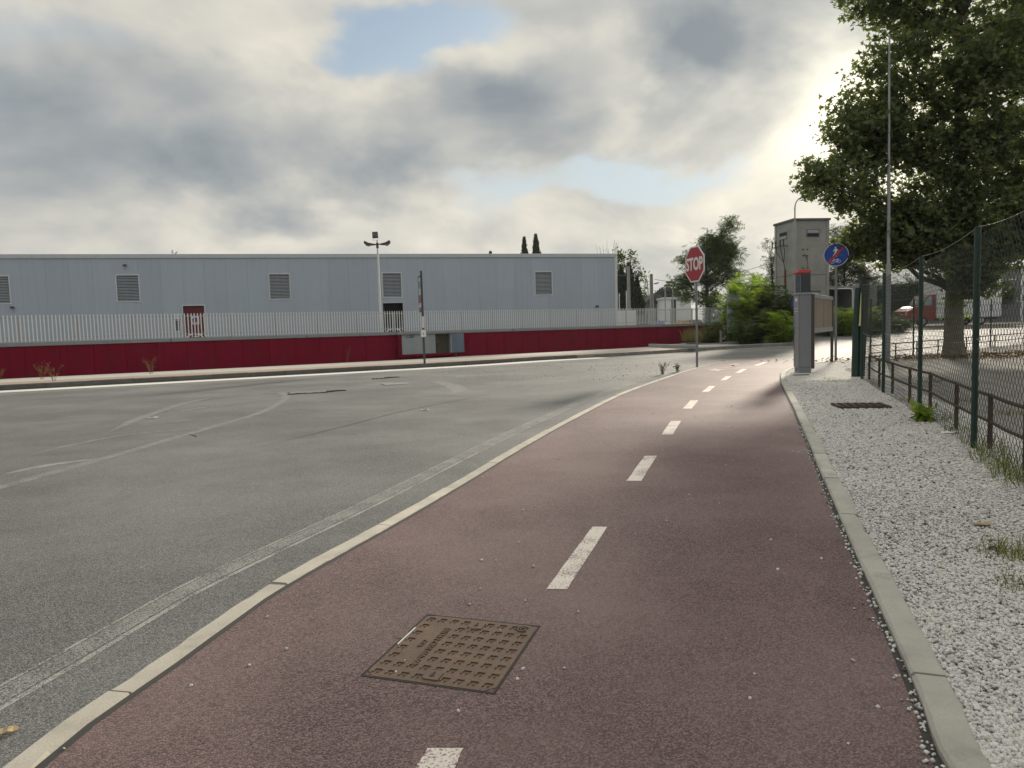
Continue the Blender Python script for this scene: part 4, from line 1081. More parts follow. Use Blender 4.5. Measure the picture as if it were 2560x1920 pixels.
# rusty grate in the gravel
q = [G(2080, 1015), G(2205, 1014), G(2226, 1028), G(2094, 1028)]; c = sum(q, Vector()) / 4; u = q[1] - q[0]
t = thing('drain_grate', 'rusty ribbed iron grate lying in the white gravel', 'grate', (c.x, c.y, .024), math.atan2(u.y, u.x)); w, l = u.length / 2, .21
MB().box(-w, w, -l, l, -.03, .004).build('tray', M['iron_dark'], t)
for y in (-l, l): MB().box(-w, w, y - .012, y + .012, -.02, .026, .003).build('frame_bar', M['rust'], t)
bm_ = MB().box(-.022, .022, -l + .013, l - .013, .005, .034, .006).mesh('rib'); bm_.materials.append(M['rust'])
for k in range(7): o = link('rib', bm_, t); o.location = (-w + .03 + (2 * w - .06) * k / 6, 0, 0)
# road covers
def road_cover(label, pts, mat, crack=True, cat='manhole cover'):
    P = [G(*p) for p in pts]; c = sum(P, Vector()) / 4; t = thing('road_cover', label, cat, (c.x, c.y, .006))
    MB().add([(p.x - c.x, p.y - c.y, .0) for p in P] + [((p.x - c.x) * .96, (p.y - c.y) * .9, .006) for p in P], [(4, 5, 6, 7), (0, 1, 5, 4), (1, 2, 6, 5), (2, 3, 7, 6), (3, 0, 4, 7)]).build('lid', M[mat], t)
    if crack:
        n = 14; r_ = random.Random(label); A = P[3] - c; B_ = P[2] - c
        MB().tube([A.lerp(B_, -.05 + 1.12 * k / n) + Vector((0, -.05 + r_.uniform(-.04, .04), 0)) for k in range(n + 1)], [max(.004, r_.uniform(.006, .018)) for k in range(n + 1)], 4).build('broken_edge', M['crack'], t)
        MB().tube([B_ + Vector((0, 0, 0)), B_ + Vector((.18, .25, 0)), B_ + Vector((.34, .3, 0))], [.03, .02, .01], 4).build('crack', M['crack'], t)
road_cover('long sunken concrete manhole slab with broken asphalt edge in the road', [(722, 980), (812, 975), (816, 981), (724, 986)], 'road_patch')
road_cover('pale square patch over a road chamber opposite the grey cabinet', [(952, 960), (1018, 957), (1022, 960), (962, 964)], 'road_worn', False)
road_cover('small sunken dark-edged cover in the road near the white line', [(931, 945), (960, 943.5), (962, 946), (933, 947.5)], 'road_patch', True)

# ------------------------------------------------------------------ trees
def tree_mesh(t, limbs, mat):
    for name, pts, rad in limbs: MB().tube(pts, rad, 9 if name == 'trunk' else 6).build(name, M[mat], t)
def leaves(name, clumps, per, tv, tf, size, mat, parent, seed, tilt=1.2, twig=14, spread=.28, shell=.45):
    rng = np.random.default_rng(seed); P = []
    for (x, y, z, rx, ry, rz) in clumps:
        n = max(6, int(per * (rx * ry * rz) ** (2 / 3))); nt = max(2, n // twig)
        d = rng.normal(size=(nt, 3)); d /= np.linalg.norm(d, axis=1)[:, None]; r = (shell + (1 - shell) * rng.uniform(0, 1, nt)) ** .8
        r *= rng.uniform(.85, 1.12, nt)
        c = d * r[:, None] * np.array([rx, ry, rz]) + np.array([x, y, z]); c = np.repeat(c, twig, 0)
        P.append(c + rng.normal(0, spread, c.shape) * np.array([1, 1, .7]))
    P = np.concatenate(P); n = len(P)
    o = scatter(name, tv, tf, P, rand_rot(n, tilt, rng), size * rng.uniform(.6, 1.25, n), M[mat], parent, np.clip(rng.normal(.45, .22, n), 0, 1)); o['kind'] = 'stuff'; return o
def branch(a, b, r0, r1, rnd, n=6, wob=.12):
    a, b = Vector(a), Vector(b); L = (b - a).length; pts = []
    for k in range(n + 1):
        f = k / n; p = a.lerp(b, f) + Vector((rnd.uniform(-1, 1), rnd.uniform(-1, 1), rnd.uniform(-.5, 1))) * wob * L * .3 * math.sin(math.pi * f); pts.append(p)
    return pts, [r0 + (r1 - r0) * k / n for k in range(n + 1)]

def plane_tree():
    b = G(2385, 893); t = thing('plane_tree', 'big leafy plane tree with a thick trunk inside the fenced yard', 'tree', b); rnd = random.Random(3)
    cl = [(-3.1, 0, 4.0, 1.2, 1.3, 1.0), (-3.75, .2, 4.25, .65, .8, .55), (-2.6, .3, 5.6, 1.05, 1.3, 1.1), (-3.05, -.3, 5.35, .6, .7, .6), (-1.7, 0, 7.0, 1.3, 1.5, 1.3), (-2.3, .3, 9.2, 1.05, 1.2, 1.0), (-2.75, -.2, 9.5, .6, .7, .5),
          (-.7, .6, 8.9, 1.5, 1.5, 1.4), (.1, 0, 5.6, 2.0, 2.0, 1.7), (.0, -.4, 3.6, 1.5, 1.5, 1.0), (-1.9, -.2, 3.1, 1.2, 1.2, .8), (-1.0, -.5, 2.9, .9, .9, .55), (.8, -.5, 3.0, 1.0, 1.0, .6), (1.6, .3, 7.8, 2.0, 2.0, 1.8),
          (2.1, 0, 4.9, 1.8, 1.8, 1.5), (1.3, .5, 10.4, 1.9, 1.9, 1.6), (-.6, .2, 11.3, 1.6, 1.6, 1.3), (3.2, 0, 7.0, 1.8, 1.8, 1.7), (3.6, .3, 9.5, 1.8, 1.8, 1.6), (2.4, -.4, 3.2, 1.3, 1.3, .9), (-2.7, .2, 2.75, .7, .8, .5), (4.2, 0, 5.2, 1.5, 1.5, 1.3),
          (-1.4, .2, 4.9, 1.3, 1.5, 1.0), (.6, .1, 12.3, 1.5, 1.5, 1.0), (.1, -1.2, 6.9, 1.5, 1.0, 1.2), (.0, -1.0, 4.6, 1.4, .9, .9)]
    cl = [(x, y, z + (1.0 if z >= 3.9 else (.5 if abs(x) > 1.5 else .1)), a, c, d) for x, y, z, a, c, d in cl] + [(-.9, -.7, 2.9, 1.0, .9, .6), (.9, -.6, 3.0, 1.0, .9, .6), (.1, -.8, 2.2, .6, .6, .5), (1.7, -.3, 3.2, .8, .8, .5), (-1.7, 0, 3.0, .8, .8, .5), (-.2, -.7, 3.4, 1.2, .8, .8), (-2.2, -.2, 4.0, 1.2, 1.0, .9), (-.9, -.6, 4.3, 1.4, 1.0, 1.0), (.9, -.6, 4.2, 1.4, 1.0, 1.0), (1.9, -.3, 3.5, 1.3, 1.1, .9), (-1.3, -.3, 3.6, 1.2, 1., .8), (2.8, .2, 4.6, 1.3, 1.2, 1.), (-2.2, .1, 6.3, 1.2, 1.2, 1.0), (3.2, -.3, 3.6, 1.2, 1.2, .9), (0, -.9, 2.7, 1.0, .7, .7), (0, -.8, 2.1, .7, .5, .6), (-.1, -.7, 1.9, .5, .4, .45), (2.2, -.7, 3.4, 1.0, .8, .7)]
    MB().tube([(0, 0, -.1), (.0, 0, .12), (-.02, 0, .5), (-.03, 0, 1.4), (.02, .02, 2.6), (.1, 0, 5.0), (.05, .1, 8.), (.1, .1, 11.)], [.42, .31, .255, .235, .22, .17, .10, .04], 14).build('trunk', M['bark'], t)
    for k, (x, y, z, rx, ry, rz) in enumerate(cl):
        h = max(1.6, min(9.5, z - .35 * abs(x) - .5)); a = Vector((.05, .03, h)); e = Vector((x, y, z)); pts, rad = branch(a, e, .09, .02, rnd); o = MB().tube(pts, rad, 6).build('limb', M['bark_dark'], t)
        tw = MB()
        for j in range(9):
            d = Vector((rnd.gauss(0, 1), rnd.gauss(0, 1), rnd.gauss(0, 1))).normalized(); e2 = e + Vector((d.x * rx, d.y * ry, d.z * rz)) * .85; p2, r2 = branch(pts[rnd.choice((4, 5, 6))], e2, .02, .006, rnd, 4); tw.tube(p2, r2, 4, False)
        tw.build('twigs', M['bark_dark'], o)
    leaves('crown', cl, 1300, leaf5, leaf5_f, .205, 'leaf_plane', t, 21, 1.35, 17, .15, .25)
    leaves('trunk_sprouts', [(-.25, -.15, 1.25, .25, .25, .3), (.3, -.1, 1.35, .2, .2, .35), (0, -.2, 1.75, .4, .3, .3)], 500, leaf5, leaf5_f, .12, 'leaf_bright', t, 22, 1.3, 8, .09)
    # fallen leaves round the foot
    rng = np.random.default_rng(5); n = 2600; P = np.zeros((n, 3)); P[:, 0] = b.x + 1.5 + rng.normal(0, 2.4, n); P[:, 1] = b.y - .3 + rng.normal(0, .75, n); P[:, 2] = .03 + rng.uniform(0, .03, n)
    o = scatter('fallen_leaves', leaf5, leaf5_f, P, rand_rot(n, .5, rng), rng.uniform(.08, .17, n), M['litter'], None, rng.uniform(0, 1, n)); props(o, 'brown fallen leaves drifted round the foot of the plane tree', 'leaves', None, 'stuff')
plane_tree()

def leafy_tree(name, label, base, H, clumps, per, mat, size, seed, trunk_r, group=None, tv=pin_v, tf=pin_f, tilt=1.2, spread=.3, twig=6):
    t = thing(name, label, 'tree', base, 0, group); rnd = random.Random(seed)
    top = max(c[2] for c in clumps)
    MB().tube([(0, 0, -.2), (0, 0, H * .2), (rnd.uniform(-.1, .1), 0, H * .6), (0, 0, top)], [trunk_r, trunk_r * .8, trunk_r * .5, trunk_r * .12], 8).build('trunk', M['bark_dark'], t)
    lm = MB()
    for (x, y, z, rx, ry, rz) in clumps:
        pts, rad = branch((0, 0, max(.5, min(z - .3, H * .75) - abs(x) * .4)), (x, y, z), trunk_r * .35, trunk_r * .08, rnd); MB().tube(pts, rad, 5).build('limb', M['bark_dark'], t)
        for j in range(5):
            e2 = Vector((x, y, z)) + Vector((rnd.gauss(0, .6) * rx, rnd.gauss(0, .6) * ry, rnd.gauss(0, .6) * rz)); p2, r2 = branch(pts[3], e2, trunk_r * .12, .008, rnd, 4); lm.tube(p2, r2, 4, False)
    lm.build('twigs', M['bark_dark'], t)
    leaves('crown', clumps, per, tv, tf, size, mat, t, seed + 50, tilt, twig, spread, .2)
    return t
# open-crowned tree behind the stop sign
Y = 50.; b = D(1770, 800, Y); b.z = .3; S = Y / FPX
def cl_px(lst, Y, b, dep=1.):
    out = []
    for px, py, rx, ry in lst:
        p = D(px, py, Y); out.append((p.x - b.x, random.uniform(-.6, .6) * dep, p.z - b.z, rx * Y / FPX, min(rx, ry) * Y / FPX * 1.1, ry * Y / FPX))
    return out
leafy_tree('ailanthus_tree', 'open-crowned tree with feathery leaves rising behind the stop sign', b, 8, cl_px([(1812, 568, 22, 18), (1780, 600, 32, 22), (1740, 628, 24, 18), (1812, 612, 34, 26), (1836, 640, 20, 18), (1715, 648, 18, 15), (1768, 650, 38, 26), (1818, 672, 32, 24), (1700, 706, 22, 18), (1735, 692, 34, 22), (1780, 700, 36, 26), (1832, 690, 18, 16), (1722, 738, 26, 16), (1768, 745, 38, 20), (1800, 640, 30, 22)], Y, b), 340, 'leaf_mid', .50, 31, .17, twig=7, spread=.24)
# dark trees round the transformer tower
Y = 52.; b = D(1930, 800, Y); b.z = .48
leafy_tree('leafy_tree', 'dark leafy tree hidden by the left side of the concrete tower', b, 5, cl_px([(1934, 610, 14, 10), (1928, 655, 22, 18), (1940, 690, 26, 22), (1925, 720, 26, 22), (1945, 740, 30, 22)], Y, b), 300, 'leaf_dark', .42, 33, .12)
Y = 56.; b = D(2110, 800, Y); b.z = .48
leafy_tree('leafy_tree', 'dark leafy trees crowding behind the blue round sign', b, 7, cl_px([(2088, 585, 16, 22), (2100, 630, 24, 28), (2125, 600, 26, 26), (2150, 640, 22, 22), (2095, 675, 30, 24), (2135, 675, 32, 22), (2160, 690, 30, 16), (2075, 700, 24, 20), (2120, 705, 50, 14), (2180, 700, 40, 14)], Y, b), 380, 'leaf_dark', .42, 35, .16)
Y = 64.; b = D(2250, 795, Y); b.z = .48
leafy_tree('leafy_tree', 'low dark hedge trees seen through the chain-link fence', b, 4, cl_px([(2200, 742, 40, 20), (2240, 745, 46, 26), (2290, 742, 40, 28), (2330, 740, 44, 26), (2410, 735, 60, 30), (2215, 722, 50, 12), (2480, 740, 50, 30), (2230, 765, 50, 22), (2300, 765, 50, 22), (2360, 715, 60, 26), (2450, 712, 60, 26), (2300, 715, 50, 20), (2400, 765, 60, 24)], Y, b), 420, 'leaf_dark', .5, 37, .14)
# pointed trees far behind
def cypress(label, px, top, base_y, Y, w, seed, group=None, zb=.2):
    p = D(px, top, Y); H = p.z - zb; t = thing('cypress_tree', label, 'tree', (p.x, Y, zb), 0, group); r = w * Y / FPX / 2
    MB().tube([(0, 0, -.2), (0, 0, H * .9)], [r * .22, .03], 6).build('trunk', M['bark_dark'], t)
    rng = np.random.default_rng(seed); n = 4200; f = rng.uniform(0, 1, n) ** .8; prof = np.minimum(1, (1.0 - f) * 1.7) ** .85 * np.minimum(1, .5 + f * 4); a = rng.uniform(0, 6.283, n); lob = 1 + .22 * np.sin(a * 3 + f * 17) + rng.normal(0, .1, n)
    rr = r * prof * lob * np.sqrt(rng.uniform(.35, 1, n)); P = np.stack([rr * np.cos(a), rr * np.sin(a), .3 + f * (H - .3 - H * .045)], -1)
    scatter('crown', oval * np.array([1, 1, 1]), oval_f, P, rand_rot(n, .5, rng) @ np.array([[1, 0, 0], [0, 0, -1], [0, 1, 0]]), np.stack([r * (.12 + .4 * prof), np.full(n, H * .03 + .15), r * (.1 + .3 * prof)], -1), M['leaf_cypress'], t, rng.uniform(0, 1, n))['kind'] = 'stuff'
cypress('shorter slim cypress spire showing above the warehouse roof', 1310, 588, 800, 90, 40, 1)
cypress('taller slim cypress spire showing above the warehouse roof', 1339, 581, 800, 90, 46, 2)
cypress('tip of a cypress just clearing the warehouse roof', 1226, 625, 800, 90, 36, 3)
for px, tp, w, lb in ((1552, 662, 44, 'dark cypress right against the warehouse corner'), (1572, 655, 46, 'dark cypress directly behind the crossarm utility pole'), (1592, 690, 34, 'shorter dark cypress at the open end of the warehouse clump')): cypress(lb, px, tp, 800, 62, w, px, 'cypresses at the warehouse end')
Y = 66.; b = D(1580, 800, Y); b.z = .2
leafy_tree('eucalyptus_tree', 'thin wispy tree behind the cypress clump at the warehouse end', b, 8, cl_px([(1550, 650, 22, 26), (1575, 640, 12, 14), (1597, 690, 16, 22), (1602, 735, 16, 20), (1545, 690, 20, 20), (1588, 660, 8, 14)], Y, b), 300, 'leaf_mid', .32, 41, .12, tv=oval, tf=oval_f, spread=.2)
tb = bpy.data.objects[-1] if False else None
t = thing('bare_tree', 'bare twiggy treetop poking over the warehouse end', 'tree', (D(1520, 800, 70).x, 70, .2)); rnd = random.Random(8); mb = MB()
MB().tube([(0, 0, 0), (0, 0, 5)], [.12, .06], 6).build('trunk', M['bark_dark'], t)
for k in range(46):
    px = rnd.uniform(1488, 1605); p = D(px, rnd.uniform(600, 650) + max(0, abs(px - 1530) - 30) * .7, 70); e = Vector((p.x - t.location.x, rnd.uniform(-1, 1), p.z - .2)); pts, rad = branch((e.x * .5, 0, 4.5), e, .022, .008, rnd, 5); mb.tube(pts, rad, 4, False)
mb.build('twigs', M['bark_dark'], t)
# stone pine
def stone_pine():
    Y = 150.; c = D(1668, 745, Y); t = thing('stone_pine', 'distant umbrella pine with a rounded dark dome', 'tree', (c.x, Y, 0)); r = 30 * Y / FPX; top = D(1668, 717, Y).z
    MB().tube([(0, 0, 0), (.2, 0, top * .6)], [.35, .25], 8).build('trunk', M['bark_dark'], t)
    cl = [(math.cos(a) * r * .55, math.sin(a) * r * .55, top - 1.9, r * .5, r * .5, 1.4) for a in (0, 1.05, 2.1, 3.14, 4.2, 5.25)] + [(0, 0, top - 1.3, r * .6, r * .6, 1.2), (r * .35, -r * .4, top - 3, r * .5, r * .4, .9), (-r * .4, -r * .4, top - 2.8, r * .5, r * .4, 1.0)]
    leaves('crown', cl, 260, oval, oval_f, .75, 'leaf_cypress', t, 77, 1.2, 6, .3, .3)
stone_pine()
Y = 110.; b = D(1612, 800, Y); b.z = 0
leafy_tree('leafy_tree', 'pale green bushy tree between the two concrete poles', b, 4, cl_px([(1600, 760, 14, 14), (1618, 752, 18, 14), (1612, 772, 24, 16), (1590, 775, 16, 14)], Y, b), 200, 'leaf_mid', .6, 43, .14, tv=oval, tf=oval_f, spread=.35)
Y = 130.; b = D(1895, 800, Y); b.z = .48
for k, (px, tp, w, lb) in enumerate(((1884, 688, 26, 'tallest dark pointed conifer far behind the ailanthus thicket'), (1899, 692, 18, 'slimmest dark conifer far behind the thicket, close to the tower'), (1868, 712, 22, 'lowest dark conifer far behind the ailanthus thicket'))): cypress(lb, px, tp, 800, 130, w, 90 + k, 'conifers behind the thicket', .48)

# ------------------------------------------------------------------ thicket at the street corner
def shrub(name, label, px, py, Y, hpx, n, mat, size, seed, spread=.5, group=None):
    b = G(px, py) if Y is None else D(px, py, Y); b.z = .1 if Y is None else hgt(b.x, Y); Yb = b.y; H = hpx * Yb / FPX; rng = np.random.default_rng(seed); t = thing(name, label, 'shrub', b, 0, group); rnd = random.Random(seed)
    mb = MB(); P = []; Rr = []
    for i in range(n):
        a = rnd.uniform(0, 6.283); l = H * rnd.uniform(.45, 1.) ; s = spread * rnd.uniform(.1, 1)
        p0 = Vector((math.cos(a) * s * .5, math.sin(a) * s * .5, -.05)); p2 = Vector((math.cos(a) * s, math.sin(a) * s, l)); mb.tube([p0, p0.lerp(p2, .5) + Vector((0, 0, .05)), p2], [.018, .013, .006], 5)
        m = max(6, int(l * 20))
        for k in range(m):
            f = .12 + .88 * k / (m - 1); q = p0.lerp(p2, f); P.append(tuple(q)); Rr.append(rnd.uniform(0, 6.283))
    mb.build('stem', M['bark_dark'], t); P = np.array(P); n_ = len(P); c, s = np.cos(Rr), np.sin(Rr); Z, O = np.zeros(n_), np.ones(n_)
    Rz = np.stack([np.stack([c, -s, Z], -1), np.stack([s, c, Z], -1), np.stack([Z, Z, O], -1)], 1); up = rng.uniform(-.6, .95, n_); cu, su = np.cos(up), np.sin(up)
    Rx = np.stack([np.stack([O, Z, Z], -1), np.stack([Z, cu, -su], -1), np.stack([Z, su, cu], -1)], 1)
    scatter('fronds', pin_v, pin_f, P, Rz @ Rx, size * rng.uniform(.6, 1.15, n_), M[mat], t, rng.uniform(0, 1, n_))['kind'] = 'stuff'; return t
shrub('ailanthus_shrub', 'tall bright green ailanthus shoots at the heart of the corner thicket', 1866, 858, None, 165, 20, 'leaf_bright', .66, 51, 1.3)
shrub('ailanthus_shrub', 'mid green ailanthus shoots on the tower side of the thicket', 1915, 860, None, 132, 20, 'leaf_mid', .62, 52, 1.3)
shrub('ailanthus_shrub', 'bright ailanthus shoots partly in front of the poster panel', 1838, 862, None, 138, 15, 'leaf_bright', .58, 53, .8)
shrub('ailanthus_shrub', 'tallest pale shoots at the back of the thicket', 1888, 853, None, 172, 14, 'leaf_bright', .62, 58, 1.0)
shrub('leafy_shrub', 'yellow-green bush by the kerb at the ticket machine end of the thicket', 1950, 866, None, 82, 24, 'leaf_bright', .46, 54, 1.1)
shrub('leafy_shrub', 'low dark bush in front of the thicket beside the stake', 1775, 864, None, 46, 22, 'leaf_mid', .38, 55, 1.2)
shrub('leafy_shrub', 'dark bush at the foot of the thicket on the kerb', 1875, 866, None, 80, 26, 'leaf_mid', .46, 56, 1.5)
shrub('leafy_shrub', 'feathery green bush reaching toward the stop sign pole', 1790, 856, None, 118, 14, 'leaf_mid', .50, 59, 1.0)
shrub('leafy_shrub', 'spreading green bush behind the thicket below the tower', 1960, 840, 39, 90, 26, 'leaf_mid', .55, 57, 1.6)
for k, (px, h) in enumerate(((2105, 66), (2140, 72), (2185, 62), (2235, 40), (2065, 60), (2015, 66))): shrub('bank_shrub', ('bright loose shrub below the culvert opening', 'bright loose shrub below the solid end of the culvert', 'green shrub on the bank beside the netting roll', 'low green shrub on the bank seen beside the slim mast', 'green shrub showing under the notice board', 'green shrub between the tower and the notice board')[k], px, 822, 40 + k, h, 26, 'leaf_bright' if k < 2 else 'leaf_mid', .46, 60 + k, 1.5, 'shrubs on the bank')
for k, (px, py, h, m) in enumerate(((1665, 860, .75, 'grass_dry'), (1690, 862, .9, 'grass_dry'), (1715, 863, .8, 'grass_dry'), (1640, 862, .5, 'grass_dry'), (1740, 865, .7, 'grass_dry'), (1705, 855, 1.0, 'grass_dry'), (2110, 845, .5, 'grass'), (2150, 843, .5, 'grass'), (2065, 848, .35, 'grass_dry'))):
    p = G(px, py); p.z = hgt(p.x, p.y) + (.12 if px < 1800 else 0); tuft('dry_grass_clump' if m == 'grass_dry' else 'grass_clump', 'straw-coloured dry grass clump by the end of the red wall' if px < 1800 else (('green grass clump below the culvert, by the blue sign' if px < 2130 else 'green grass clump at the foot of the bank near the netting roll') if m == 'grass' else 'straw-coloured grass clump by the side street kerb'), p, h, 420, .75, m, 'dry grass by the red wall' if px < 1800 else None)
# low raised planter kerb in front of the dry grass
a, b = G(1625, 864, .2), G(1742, 868, .2)
t = MB().box(0, (b - a).length, -.09, .09, 0, .16, .015).build('planter_edging', M['concrete']); t.location = (a.x, a.y, .125); t.rotation_euler = (0, 0, math.atan2(b.y - a.y, b.x - a.x)); props(t, 'low concrete edging in front of the dry grass at the wall end', 'edging')
p = G(1802, 866); t = thing('wooden_stake', 'short pale stake standing at the front of the thicket', 'stake', p); MB().box(-.045, .045, -.03, .03, 0, .80, .006).build('shaft', M['pole_concrete'], t); MB().box(-.05, .05, -.034, .034, .801, .825, .006).build('cap', M['pole_concrete'], t)
p = D(1828, 840, 38); p.z = 0; t = thing('poster_panel', 'faded blue and white poster panel half hidden in the thicket', 'poster', p, R(6))
MB().tube([(0, 0, 0), (0, 0, 3.0)], .04, 8).build('post', M['fence_green'], t)
z0, z1 = D(1828, 832, 38).z, D(1828, 735, 38).z
pn = MB().box(-.25, .50, -.07, -.041, max(.1, z0), z1).build('panel', M['poster'], t)
MB().box(-.24, .40, -.074, -.0705, z0 + .25, z0 + 1.0).build('printed_block', M['poster_blue'], pn); MB().box(-.24, .2, -.0745, -.0742, z0 + .35, z0 + .45).build('printed_line', M['sign_white'], pn); MB().box(-.24, .3, -.0745, -.0742, z0 + .62, z0 + .68).build('printed_line', M['sign_white'], pn)

# ------------------------------------------------------------------ transformer tower
def tower():
    Y = 41.; c = D(1985, 760, Y); Sd = 2.12; zg = hgt(c.x, Y)
    t = thing('transformer_tower', 'square grey concrete transformer tower with projecting flat roof slab', 'tower', (c.x, Y, zg), R(8))
    H = D(1987, 546, Y).z - zg
    # local: corner at origin, right face along +x, left face along +y (turned)
    MB().box(0, Sd, 0, Sd, -.3, H - .12).build('body', M['tower'], t)
    for x, y in ((0, 0), (Sd, 0), (0, Sd)): MB().box(x - .03 - (.12 if x else 0), x + .15 - (.12 if x else 0), y - .03 - (.12 if y else 0), y + .15 - (.12 if y else 0), -.3, H - .121).build('corner_pier', M['tower_pier'], t)
    MB().box(-.09, Sd + .09, -.09, Sd + .09, H - .12, H, .01).build('roof_slab', M['concrete_dark'], t)
    MB().box(.16, Sd - .0, -.012, -.001, H * .52, H * .52 + .04).build('string_course', M['concrete_dark'], t); MB().box(-.012, -.001, .16, Sd, H * .52, H * .52 + .04).build('string_course', M['concrete_dark'], t)
    w = MB().box(.75, 1.55, -.02, -.001, H - 1.05, H - .62).build('window', M['concrete_dark'], t); MB().box(.8, 1.5, -.03, -.021, H - .82, H - .66).build('louvre', M['steel'], w); MB().box(.8, 1.5, -.03, -.021, H - 1.02, H - .86).build('louvre', M['dark_void'], w)
    w = MB().box(-.02, -.001, .75, 1.6, H - 1.05, H - .62).build('window', M['concrete_dark'], t); MB().box(-.03, -.021, .8, 1.55, H - .82, H - .66).build('louvre', M['dark_void'], w); MB().box(-.03, -.021, .8, 1.55, H - 1.0, H - .86).build('louvre', M['steel'], w)
    # insulator bracket, cable and red conduit on the left face
    br = MB().tube([(-.30, .55, H - 1.45), (-.30, 1.95, H - 1.45)], .03, 6).build('bracket', M['steel_dark'], t)
    for y in (.62, 1.0, 1.5, 1.9): MB().tube([(-.30, y, H - 1.43), (-.30, y, H - 1.30), (-.30, y, H - 1.12)], [.05, .035, .05], 8).build('insulator', M['steel_dark'], br)
    MB().tube([(0, .7, H - 1.46), (-.30, .7, H - 1.46)], .025, 6).build('bracket_arm', M['steel_dark'], br); MB().tube([(0, 1.8, H - 1.46), (-.30, 1.8, H - 1.46)], .025, 6).build('bracket_arm', M['steel_dark'], br)
    for y in (.62, 1.0, 1.5): MB().tube([(-.3, y, H - 1.4), (-.22, y + .02, H - 1.8), (-.1, .95, H - 2.4), (-.06, .9, H - 2.8)], .02, 6).build('cable', M['steel_dark'], t)
    MB().tube([(-.06, .9, H - 2.8), (-.06, .9, H * .42)], .045, 8).build('conduit', M['pipe_red'], t); MB().tube([(-.06, .9, H * .42), (-.06, .9, 0)], .045, 8).build('conduit', M['steel'], t)
    MB().box(-.14, -.001, 1.75, 2.0, .75, 1.25, .01).build('switch_box', M['post_grey'], t)
    # fixings and a hanging cable on the right face
    for x in (.55, .8):
        for z in (H - 1.75, H - 2.1): MB().tube([(x, -.001, z), (x, -.05, z)], .04, 8).build('fixing', M['steel_dark'], t)
    MB().tube([(.62, -.02, H - 2.0), (.78, -.03, H - 2.2), (.84, -.03, H - 2.8), (.75, -.03, H - 3.3), (.5, -.03, H - 3.55)], .018, 6).build('loose_cable', M['steel_dark'], t)
    MB().tube([(.45, -.03, H - 2.75), (.6, -.03, H - 2.85), (.7, -.03, H - 3.1)], .015, 6).build('loose_cable', M['steel_dark'], t)
    w = MB().box(1.05, 1.5, -.02, -.001, H * .30, H * .30 + .5).build('small_window', M['trim_light'], t); MB().box(1.15, 1.4, -.024, -.0205, H * .30 + .1, H * .30 + .36).build('pane', M['glass'], w); MB().box(1.0, 1.6, -.12, -.001, H * .30 + .52, H * .30 + .57).build('hood', M['concrete_dark'], w)
tower()
def street_lamp(label, px, base_px, Y, top, arm_px, arm_top, r=.06, mat='steel', zg=None):
    b = D(px, base_px, Y); z = hgt(b.x, Y) if zg is None else zg; t = thing('street_lamp', label, 'street lamp', (b.x, Y, z)); H = D(px, top, Y).z - z; a = D(arm_px, arm_top, Y); ax, az_ = a.x - b.x, a.z - z; s = 1 if ax > 0 else -1
    pts = [(0, 0, -.1), (0, 0, H * .5), (0, 0, H)]
    for k in range(1, 6): f = k / 5; pts.append((ax * (1 - math.cos(f * 1.35)) / (1 - math.cos(1.35)), 0, H + (az_ - H) * math.sin(f * 1.57)))
    MB().tube(pts, [r, r * .8, r * .6] + [r * .5] * 5, 8).build('pole', M[mat], t)
    h = MB().prism([(ax - s * .05, az_ - .05), (ax + s * .12, az_ - .09), (ax + s * .58, az_ + .05), (ax + s * .60, az_ + .12), (ax + s * .45, az_ + .15), (ax, az_ + .05)], -.12, .12).build('lamp_head', M['lamp_head'], t)
    MB().prism([(ax + s * .16, az_ - .082), (ax + s * .5, az_ + .024), (ax + s * .45, az_ - .02), (ax + s * .25, az_ - .085)], -.09, .09).build('lens', M['lamp_glass'], h); return t
street_lamp('grey street lamp with a curved arm in front of the concrete tower', 1987, 800, 36., 520, 2010, 492, .06)
# slim mast inside the yard
b = G(2219, 903); t = thing('mast', 'tall slim galvanised mast beside the plane tree, running up through its leaves', 'mast', b)
MB().tube([(0, 0, -.1), (0, 0, 2.6)], [.068, .062], 12).build('lower_tube', M['steel'], t); MB().tube([(0, 0, 2.6), (-.02, 0, 5.2)], [.046, .042], 12).build('middle_tube', M['steel'], t); MB().tube([(-.02, 0, 5.2), (-.04, 0, 8.6)], [.032, .024], 10).build('upper_tube', M['steel'], t)
for z in (2.6, 5.2): MB().tube([(0, 0, z - .05), (0, 0, z + .03)], .05 + .02 * (z < 3), 12).build('collar', M['steel'], t)

